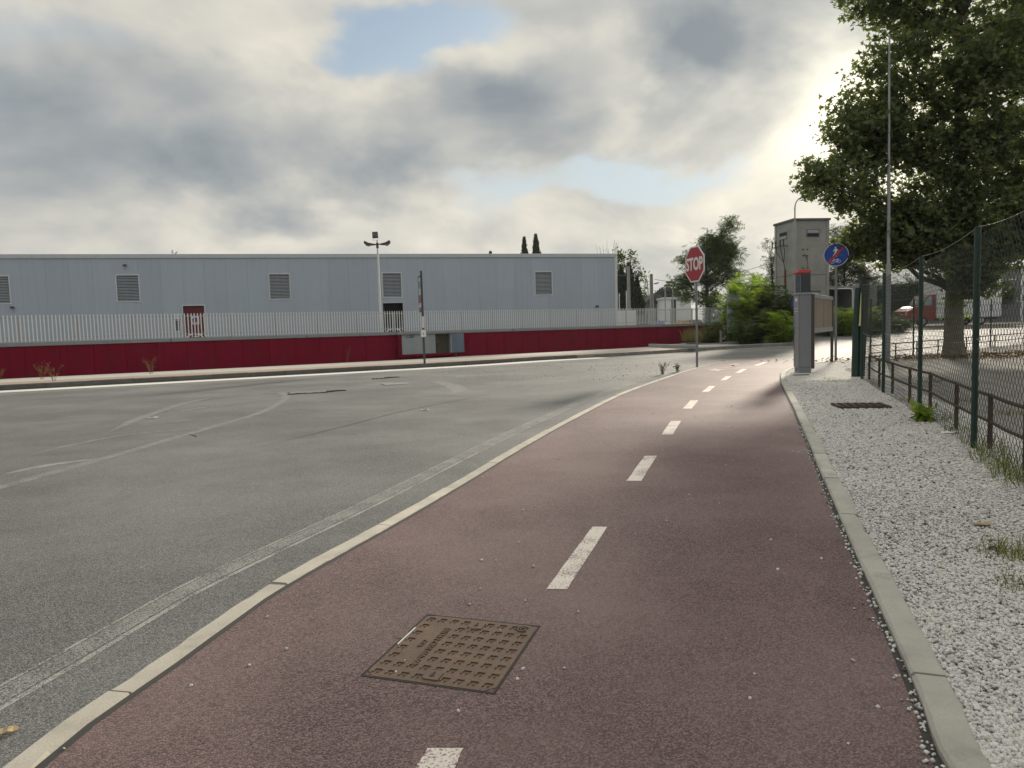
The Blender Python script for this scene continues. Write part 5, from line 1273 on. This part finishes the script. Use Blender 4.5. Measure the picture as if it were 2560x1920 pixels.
# ------------------------------------------------------------------ culvert, walls and truck across the street
def culvert():
    Y = 46.; a, b = D(2040, 760, Y), D(2192, 760, Y); z = hgt(a.x, Y); t = thing('box_culvert', 'precast concrete box culvert section with rounded opening on the bank', 'culvert', (a.x, Y, z), 0)
    W = b.x - a.x; top = D(2130, 714, Y).z - z; ox0, ox1, oz0, oz1 = .35, D(2131, 760, Y).x - a.x, .15, D(2100, 722, Y).z - z; r = .18
    fr = MB(); fr.box(0, ox0, 0, 2.2, 0, top); fr.box(ox1, W, 0, 2.2, 0, top); fr.box(ox0 + .001, ox1 - .001, 0, 2.2, oz1, top - .001); fr.box(ox0 + .001, ox1 - .001, 0, 2.2, 0, oz0)
    for sx, x in ((1, ox0), (-1, ox1)): fr.prism([(x, oz1), (x + sx * r, oz1), (x + sx * r * .3, oz1 - r * .3), (x, oz1 - r)], .01, 2.19)
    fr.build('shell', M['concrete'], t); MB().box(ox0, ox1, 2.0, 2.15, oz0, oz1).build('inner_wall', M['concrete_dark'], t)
    MB().tube([(ox1 - .0, -.02, oz0), (ox1, -.02, oz1 - r), (ox1 - r * .3, -.02, oz1 - r * .25), (ox1 - r, -.02, oz1 + .0), (ox0 + r, -.02, oz1), ], .045, 6).build('rim', M['trim_light'], t)
culvert()
Y = 92.; a, b = D(2215, 760, Y), D(2360, 760, Y); t = thing('concrete_wall', 'long low grey concrete wall behind the hedge across the street', 'wall', (a.x, Y, hgt(a.x, Y)), 0); Ht = D(2260, 712, Y).z - .48
n = 6; L = (b.x - a.x)
for k in range(n): MB().box(L * k / n + .01, L * (k + 1) / n - .01, 0, .2, -.2, Ht, .01).build('panel', M['concrete'], t)
MB().box(-.1, L + .1, -.06, .26, Ht + .002, Ht + .12, .01).build('coping', M['concrete'], t)
Y = 84.; a, b = D(2512, 760, Y), D(2640, 760, Y); t = thing('dark_building', 'dark grey block with white door jamb beyond the truck', 'building', (a.x, Y, hgt(a.x, Y)), 0); L = b.x - a.x; Ht = D(2520, 672, Y).z - .48; o0 = D(2551, 760, Y).x - a.x
MB().box(0, o0, 0, 9, -.3, Ht).build('wall', M['house_grey'], t); MB().box(o0 + .35, L, 0, 9, -.3, Ht).build('wall', M['house_grey'], t); MB().box(o0 + .002, o0 + .348, .02, .3, -.3, Ht).build('door_jamb', M['white_paint'], t); MB().box(-.2, L + .2, -.3, 9.2, Ht + .002, Ht + .3).build('roof_slab', M['roof_dark'], t); MB().box(.05, o0 - .1, -.03, -.002, Ht * .45, Ht * .5).build('band', M['concrete_dark'], t)

def wheel(name, parent, x, y, z, r, w):
    o = MB().tube([(x, y - w / 2, z), (x, y + w / 2, z)], r, 20).build(name, M['rubber'], parent); MB().tube([(x, y - w / 2 - .012, z), (x, y - w / 2 - .001, z)], r * .6, 16).build('rim', M['rim'], o); MB().tube([(x, y + w / 2 + .001, z), (x, y + w / 2 + .012, z)], r * .6, 16).build('rim', M['rim'], o)
def truck():
    Y = 54.; a, b = D(2272, 800, Y), D(2516, 800, Y); z = hgt(a.x, Y); t = thing('box_truck', 'small truck with red cab and white box body parked across the street', 'truck', (a.x, Y, z), R(4)); L = b.x - a.x
    W = 2.0; c0 = D(2345, 760, Y).x - a.x; bt = D(2440, 699, Y).z - z; bb = D(2440, 793, Y).z - z
    bx = MB().box(c0, L, 0, W, bb, bt, .03).build('box_body', M['white_paint'], t)
    for k in range(1, 6): MB().box(c0 + (L - c0) * k / 6 - .012, c0 + (L - c0) * k / 6 + .012, -.012, -.001, bb + .05, bt - .05).build('rib', M['trim_light'], bx)
    MB().box(c0, L, -.012, W + .012, bb - .08, bb - .002).build('box_sill', M['steel_dark'], bx)
    zr = D(2310, 737, Y).z - z; zh = D(2300, 768, Y).z - z; zs = D(2275, 778, Y).z - z
    prof = [(0, .45), (0, zs), (.55, zh), (1.15, zh + .12), (1.75, zr), (c0 - .05, zr), (c0 - .05, .45)]
    cb = MB().prism(prof, .06, W - .06).build('cab', M['truck_red'], t)
    MB().prism([(1.02, zh + .10), (1.70, zr - .08), (1.9, zr - .08), (1.9, zh + .10)], .045, .059).build('quarter_window', M['glass_pale'], cb); MB().prism([(1.94, zh + .10), (1.94, zr - .08), (c0 - .35, zr - .08), (c0 - .35, zh + .10)], .045, .059).build('side_window', M['glass'], cb)
    MB().add([(1.08, .2, zh + .16), (1.08, W - .2, zh + .16), (1.70, W - .25, zr - .03), (1.70, .25, zr - .03)], [(0, 1, 2, 3)]).build('windscreen', M['glass'], cb)
    MB().box(-.06, .12, .05, W - .05, .42, .68, .03).build('bumper', M['steel_dark'], t)
    for y in (.28, W - .28): MB().box(-.03, .02, y - .14, y + .14, zs - .32, zs - .08, .02).build('headlight', M['lamp_glass'], t)
    MB().box(.4, L - .1, .35, W - .35, .42, bb - .08).build('chassis', M['steel_dark'], t)
    for x in (1.15, L - 1.6): wheel('wheel', t, x, .17, .38, .38, .24); wheel('wheel', t, x, W - .17, .38, .38, .24)
    MB().box(1.0, 1.12, -.18, -.02, zh + .12, zh + .35, .01).build('mirror', M['steel_dark'], t)
truck()

# ------------------------------------------------------------------ behind the picket fence: poles, lamps, cars, houses
def util_pole(label, px, top, Y, w, cross):
    p = D(px, 815, Y); zt = D(px, top, Y).z; t = thing('utility_pole', label, 'utility pole', (p.x, Y, .16)); H = zt - .16; MB().tube([(0, 0, -.1), (0, 0, H)], [w * 1.15, w * .85], 8).build('pole', M['pole_concrete'], t)
    if cross:
        c = MB().box(-1.55, .75, -.05, .05, H - .62, H - .54).build('crossarm', M['steel_dark'], t)
        for x in (-1.45, -.9, .45, .68, -.08, .1): MB().tube([(x, 0, H - .54 if abs(x) > .2 else H), (x, 0, (H - .54 if abs(x) > .2 else H) + .24)], [.022, .04], 6).build('insulator', M['steel_dark'], c)
    return Vector((p.x, Y, zt))
p1 = util_pole('concrete utility pole with insulator crossarm in front of the cypress clump', 1573, 666, 47., .11, True)
p2 = util_pole('plain concrete utility pole between the street lamps', 1630, 685, 48., .13, False)
def wire(label, a, b, sag):
    m = MB().tube([Vector(a).lerp(Vector(b), k / 14) + Vector((0, 0, -sag * 4 * (k / 14) * (1 - k / 14))) for k in range(15)], .014, 5, False).build('overhead_wire', M['steel_dark']); props(m, label, 'wire')
wire('overhead wire from the plain pole toward the feathery tree', p2 + Vector((.2, 0, -.35)), D(1790, 692, 47.), .25); wire('overhead wire slanting down from the concrete tower', D(1937, 650, 42.), D(1815, 684, 47.), .15)
street_lamp('distant street lamp with a long arm reaching toward the pylon', 1602, 810, 95., 722, 1636, 709, .07, 'steel', .1)
def box_lamp(label, px, top, Y, dx):
    p = D(px, 815, Y); H = D(px, top, Y).z - .1; t = thing('street_lamp', label, 'street lamp', (p.x, Y, .1)); MB().tube([(0, 0, 0), (0, 0, H)], [.09, .06], 8).build('pole', M['steel'], t)
    h = MB().prism([(-.1 * dx, H - .02), (.75 * dx, H + .03), (.72 * dx, H + .20), (.1 * dx, H + .24), (-.12 * dx, H + .14)], -.16, .16).build('lamp_head', M['lamp_head'], t); MB().box(min(.1 * dx, .65 * dx), max(.1 * dx, .65 * dx), -.12, .12, H - .03, H - .003).build('lens', M['lamp_glass'], h)
box_lamp('far street lamp with a flat head pointing to the tall lamp', 1664, 716, 80., 1); box_lamp('taller far street lamp with a flat head over the white shed', 1683, 708, 80., -1)
for px, tp in ((1549, 733), (1567, 727)): 
    p = D(px, 800, 48); t = thing('white_post', 'thin white post in front of the dark cypress clump', 'post', (p.x, 48, .16), 0, 'thin white posts'); h = D(px, tp, 48).z - .16; MB().tube([(0, 0, 0), (0, 0, h)], .03, 6).build('shaft', M['trim_light'], t); MB().tube([(0, 0, h - .25), (.25 if px > 1560 else .06, 0, h - .1)], .02, 5).build('arm', M['trim_light'], t)
def pylon():
    Y = 235.; p = D(1617, 800, Y); zt = D(1617, 690, Y).z; t = thing('power_pylon', 'faint lattice power pylon far beyond the poles', 'pylon', (p.x, Y, 0)); 
    def half(z): return 1.7 * (1 - z / zt) ** 1.2 + .22
    for sx in (-1, 1):
        for sy in (-1, 1): MB().tube([(sx * half(z), sy * half(z), z) for z in grid(0, zt - 1, 8)], .10, 4).build('leg', M['steel'], t)
    lat = MB()
    zs = grid(0, zt - 1, 9)
    for a, b in zip(zs, zs[1:]):
        for sy in (-1, 1): lat.tube([(-half(a), sy * half(a), a), (half(b), sy * half(b), b)], .06, 3, False); lat.tube([(half(a), sy * half(a), a), (-half(b), sy * half(b), b)], .06, 3, False)
    lat.build('lattice', M['steel'], t)
    for f in (.62, .76, .9): MB().tube([(-2.3, 0, zt * f), (2.3, 0, zt * f)], .10, 4).build('crossarm', M['steel'], t)
    MB().tube([(0, 0, zt - 2), (0, 0, zt)], .12, 4).build('peak', M['steel'], t)
pylon()
def bldg(name, label, px0, px1, py, Y, dep, mat, roofmat, cat='building', roof='flat', holes=()):
    a, b = D(px0, 800, Y), D(px1, 800, Y); H = D((px0 + px1) / 2, py, Y).z; L = b.x - a.x; t = thing(name, label, cat, (a.x, Y, 0)); w = MB().box(0, L, 0, dep, 0, H).build('wall', M[mat], t)
    if roof == 'flat': MB().box(-.2, L + .2, -.2, dep + .2, H + .002, H + .25).build('roof', M[roofmat], t)
    else: MB().prism([(-.6, H + .002), (L + .6, H + .002), (L * .72, H + roof), (L * .35, H + roof)], -.4, dep + .4).build('roof', M[roofmat], t)
    for (f0, f1, z0, z1, m) in holes: MB().box(L * f0, L * f1, -.05, -.003, H * z0, H * z1).build('opening', M[m], t)
bldg('grey_house', 'dark grey house with hipped roof behind the plain pole', 1618, 1660, 760, 105., 8, 'house_grey', 'roof_dark', 'house', 1.4, ((.55, .95, .05, .55, 'dark_void'), (.1, .4, .3, .7, 'white_paint')))
bldg('white_shed', 'low white shed with a dark door under the umbrella pine', 1661, 1728, 747, 100., 7, 'white_paint', 'trim_light', 'shed', 'flat', ((.27, .44, .0, .98, 'fence_green'),))
def car(label, px, Y, mat, rz, van=False):
    p = D(px, 812, Y); t = thing('parked_car', label, 'car', (p.x, Y, .16), rz); L, W = 4.0, 1.7; h0, h1 = (.95, 1.45) if not van else (1.1, 1.95)
    body = [(0, .35), (.02, .75), (.25, .88), (1.0, h0), (3.6, h0), (3.95, .8), (4.0, .4), (3.6, .3), (.5, .3)]; bo = MB().prism(body, 0, W).build('body', M[mat], t)
    cab_ = [(.95, h0 + .002), (1.55, h1), (3.0, h1), (3.65, h0 + .002)] if not van else [(.5, h0 + .002), (1.0, h1), (3.8, h1), (3.95, h0 + .002)]
    MB().prism(cab_, .12, W - .12).build('cabin', M[mat], t)
    k = .1; c = cab_; MB().prism([(c[0][0] + .22, c[0][1] + .03), (c[1][0] + .04, h1 - .09), (c[2][0] - .04, h1 - .09), (c[3][0] - .2, c[3][1] + .03)], .105, .1185).build('side_window', M['glass'], t)
    MB().prism([(c[0][0] + .22, c[0][1] + .03), (c[1][0] + .04, h1 - .09), (c[2][0] - .04, h1 - .09), (c[3][0] - .2, c[3][1] + .03)], W - .1185, W - .105).build('side_window', M['glass'], t)
    for x in (.75, 3.2):
        for y in (.08, W - .08): wheel('wheel', t, x, y, .31, .31, .2)
    for y in (.3, W - .3): MB().box(-.015, .02, y - .15, y + .15, .62, .76).build('headlight', M['lamp_glass'], t)
car('dark blue parked car seen through the picket fence', 1660, 66., 'car_blue', R(70)); car('red parked car seen through the picket fence', 1684, 67., 'car_red', R(20)); car('dark van with white stripes parked near the plain utility pole', 1622, 60., 'car_dark', R(75), True)
# white sheet panel beside the warehouse corner
a, b = D(1542, 800, 43.), D(1591, 800, 43.6); t = thing('sheet_gate', 'plain white sheet-metal gate panel beside the warehouse corner', 'gate', (a.x, a.y, .16), math.atan2(b.y - a.y, b.x - a.x)); L = (b - a).length; Ht = D(1560, 775, 43).z - .16
for k in range(3): MB().box(L * k / 3 + .004, L * (k + 1) / 3 - .004, 0, .04, .1, Ht).build('sheet', M['white_paint'], t)
for x in (0, L): MB().box(x - .03, x + .03, .041, .09, 0, Ht + .05).build('post', M['steel_dark'], t)

# ------------------------------------------------------------------ small growth and litter
tuft('grass_tuft', 'bushy green grass tuft in the white gravel by the fence side', G(2525, 1400), .13, 170, .13); tuft('grass_tuft', 'thin grass tuft low in the gravel below the bushy one', G(2552, 1480), .10, 90, .10); tuft('grass_tuft', 'sparse grass sprigs in the gravel nearest the kerb', G(2440, 1425), .07, 26, .10)
for k, (px, py) in enumerate(((2485, 1155), (2515, 1180), (2545, 1205), (2470, 1140), (2500, 1170), (2535, 1200), (2558, 1225), (2450, 1120), (2405, 1085), (2360, 1055))): tuft('fence_grass', 'dull grass growing through the foot of the chain-link fence', G(px, py), .15, 75, .16, 'grass', 'grass along the fence foot', k)
for k, (px, py) in enumerate(((2280, 918), (2345, 955), (2330, 958), (2400, 1005), (2520, 1040), (2480, 870), (2540, 868), (2270, 1010))): tuft('yard_grass', 'small grass tuft in the grey yard behind the fence', G(px, py), .13, 60, .14, 'grass', 'grass tufts in the yard', 40 + k)
for k, (px, py) in enumerate(((2090, 957), (2075, 950))): tuft('verge_grass', 'small flat grass patch in the gravel near the ticket machine', G(px, py), .09, 60, .18, 'grass', 'grass near the ticket machine', 70 + k)
weed('leafy_weed', 'broad-leaved green weed at the foot of a green fence post', G(2305, 1058), .22, 9, 'leaf_bright', 'grass', 5, .10, lean=1.0)
for k, (px, py, h) in enumerate(((105, 948, .62), (135, 952, .55), (378, 935, .62), (0, 948, .4))): 
    weed('dry_weed', 'spindly dry weed growing at the foot of the red wall', G(px, py, .13), h * .9, 5, 'grass_dry', 'grass_dry', 10 + k, .028, 'dry weeds along the red wall', lean=.7)
weed('dry_weed', 'single arched dry stalk on the far footway', G(868, 905, .13), .62, 3, 'leaf_mid', 'grass_dry', 21, 0, lean=.6)
weed('dry_weed', 'thin dry sprigs on the far footway by the grey cabinet', G(1140, 893, .13), .25, 4, 'leaf_mid', 'grass_dry', 22, .03)
weed('kerb_weed', 'twiggy weed growing from the joint beside the kerb near the stop sign', G(1655, 936), .30, 8, 'leaf_mid', 'grass_dry', 23, .03, lean=.8); weed('kerb_weed', 'small green weed at the kerb close to the stop sign', G(1693, 930), .2, 5, 'leaf_mid', 'grass', 24, .05, lean=.5)
shrub('wall_shrub', 'small dark shrub at the foot of the red wall near the dry grass', 1580, 864, None, 16, 12, 'leaf_dark', .22, 25, .5)
def scrap(name, label, px, py, L, W, mat, cat, rz, z=.03, seed=1, group=None):
    p = G(px, py); r_ = random.Random(seed); mb = MB(); n = 6; vs = []
    for i in range(n + 1):
        f = i / n; w = W * math.sin(math.pi * min(.96, max(.06, f))) ** .5 * .5
        for s in (-1, 1): vs.append(((f - .5) * L, s * w * r_.uniform(.7, 1.1), r_.uniform(0, .22) * W))
    mb.add(vs, [(2 * i, 2 * i + 1, 2 * i + 3, 2 * i + 2) for i in range(n)]); vs2 = [(x, y, z_ - .0015) for x, y, z_ in vs]; mb.add(vs2, [(2 * i, 2 * i + 2, 2 * i + 3, 2 * i + 1) for i in range(n)])
    o = mb.build(name, M[mat]); o.location = (p.x, p.y, z); o.rotation_euler = (0, 0, rz); return props(o, label, cat, group)
scrap('dead_leaf', 'curled tan leaf lying on the white gravel', 2455, 1327, .11, .055, 'leaf_litter_tan', 'leaf', .2, .034, 2); scrap('dead_leaf', 'dry tan leaf on the road beside the path kerb', 8, 1838, .075, .04, 'leaf_litter_tan', 'leaf', .5, .01, 3)
scrap('paper_scrap', 'flattened pale carton on the gravel by the fence', 2375, 1090, .17, .10, 'paper', 'litter', .1, .03, 4); scrap('paper_scrap', 'crumpled white paper on the gravel by the netting roll', 2124, 929, .22, .2, 'paper', 'litter', 1.2, .035, 5); scrap('paper_scrap', 'pale orange scrap on the gravel by the notice board', 2112, 918, .2, .1, 'leaf_litter_tan', 'litter', .1, .03, 6)
scrap('paper_scrap', 'white scrap lying on the asphalt in mid road', 1062, 1026, .12, .07, 'paper', 'litter', .4, .008, 7); scrap('paper_scrap', 'thin pale scrap on the road by the old markings', 383, 1046, .16, .05, 'paper', 'litter', .1, .012, 8)
scrap('cigarette_end', 'white cigarette end in the gravel at the kerb', 2290, 1562, .03, .009, 'paper', 'litter', 1.5, .035, 9); scrap('dead_leaf', 'brown leaf caught in the gravel by the grass tuft', 2482, 1387, .05, .035, 'rust', 'leaf', .3, .034, 10)
for k, (px, py) in enumerate(((1650, 864), (1637, 865), (1709, 867))): scrap('paper_scrap', 'white litter below the low edging at the end of the wall', px, py, .3, .16, 'paper', 'litter', .1, .15, 20 + k, 'litter at the wall end')


# ------------------------------------------------------------------ the evening air
def haze():
    mb = MB().box(-640, 640, -90, 740, -1.2, 19.); m = bpy.data.materials.new('haze'); m.use_nodes = True; t = NT(m.node_tree); t.n.clear()
    out = t.node('ShaderNodeOutputMaterial'); v = t.node('ShaderNodeVolumePrincipled'); v.inputs['Color'].default_value = (.90, .94, 1., 1); v.inputs['Density'].default_value = .0002; v.inputs['Anisotropy'].default_value = .35
    t.l.new(v.outputs[0], out.inputs['Volume']); o = mb.build('haze', m); props(o, 'thin pale haze filling the air over the street', 'haze', None, 'stuff')
haze()
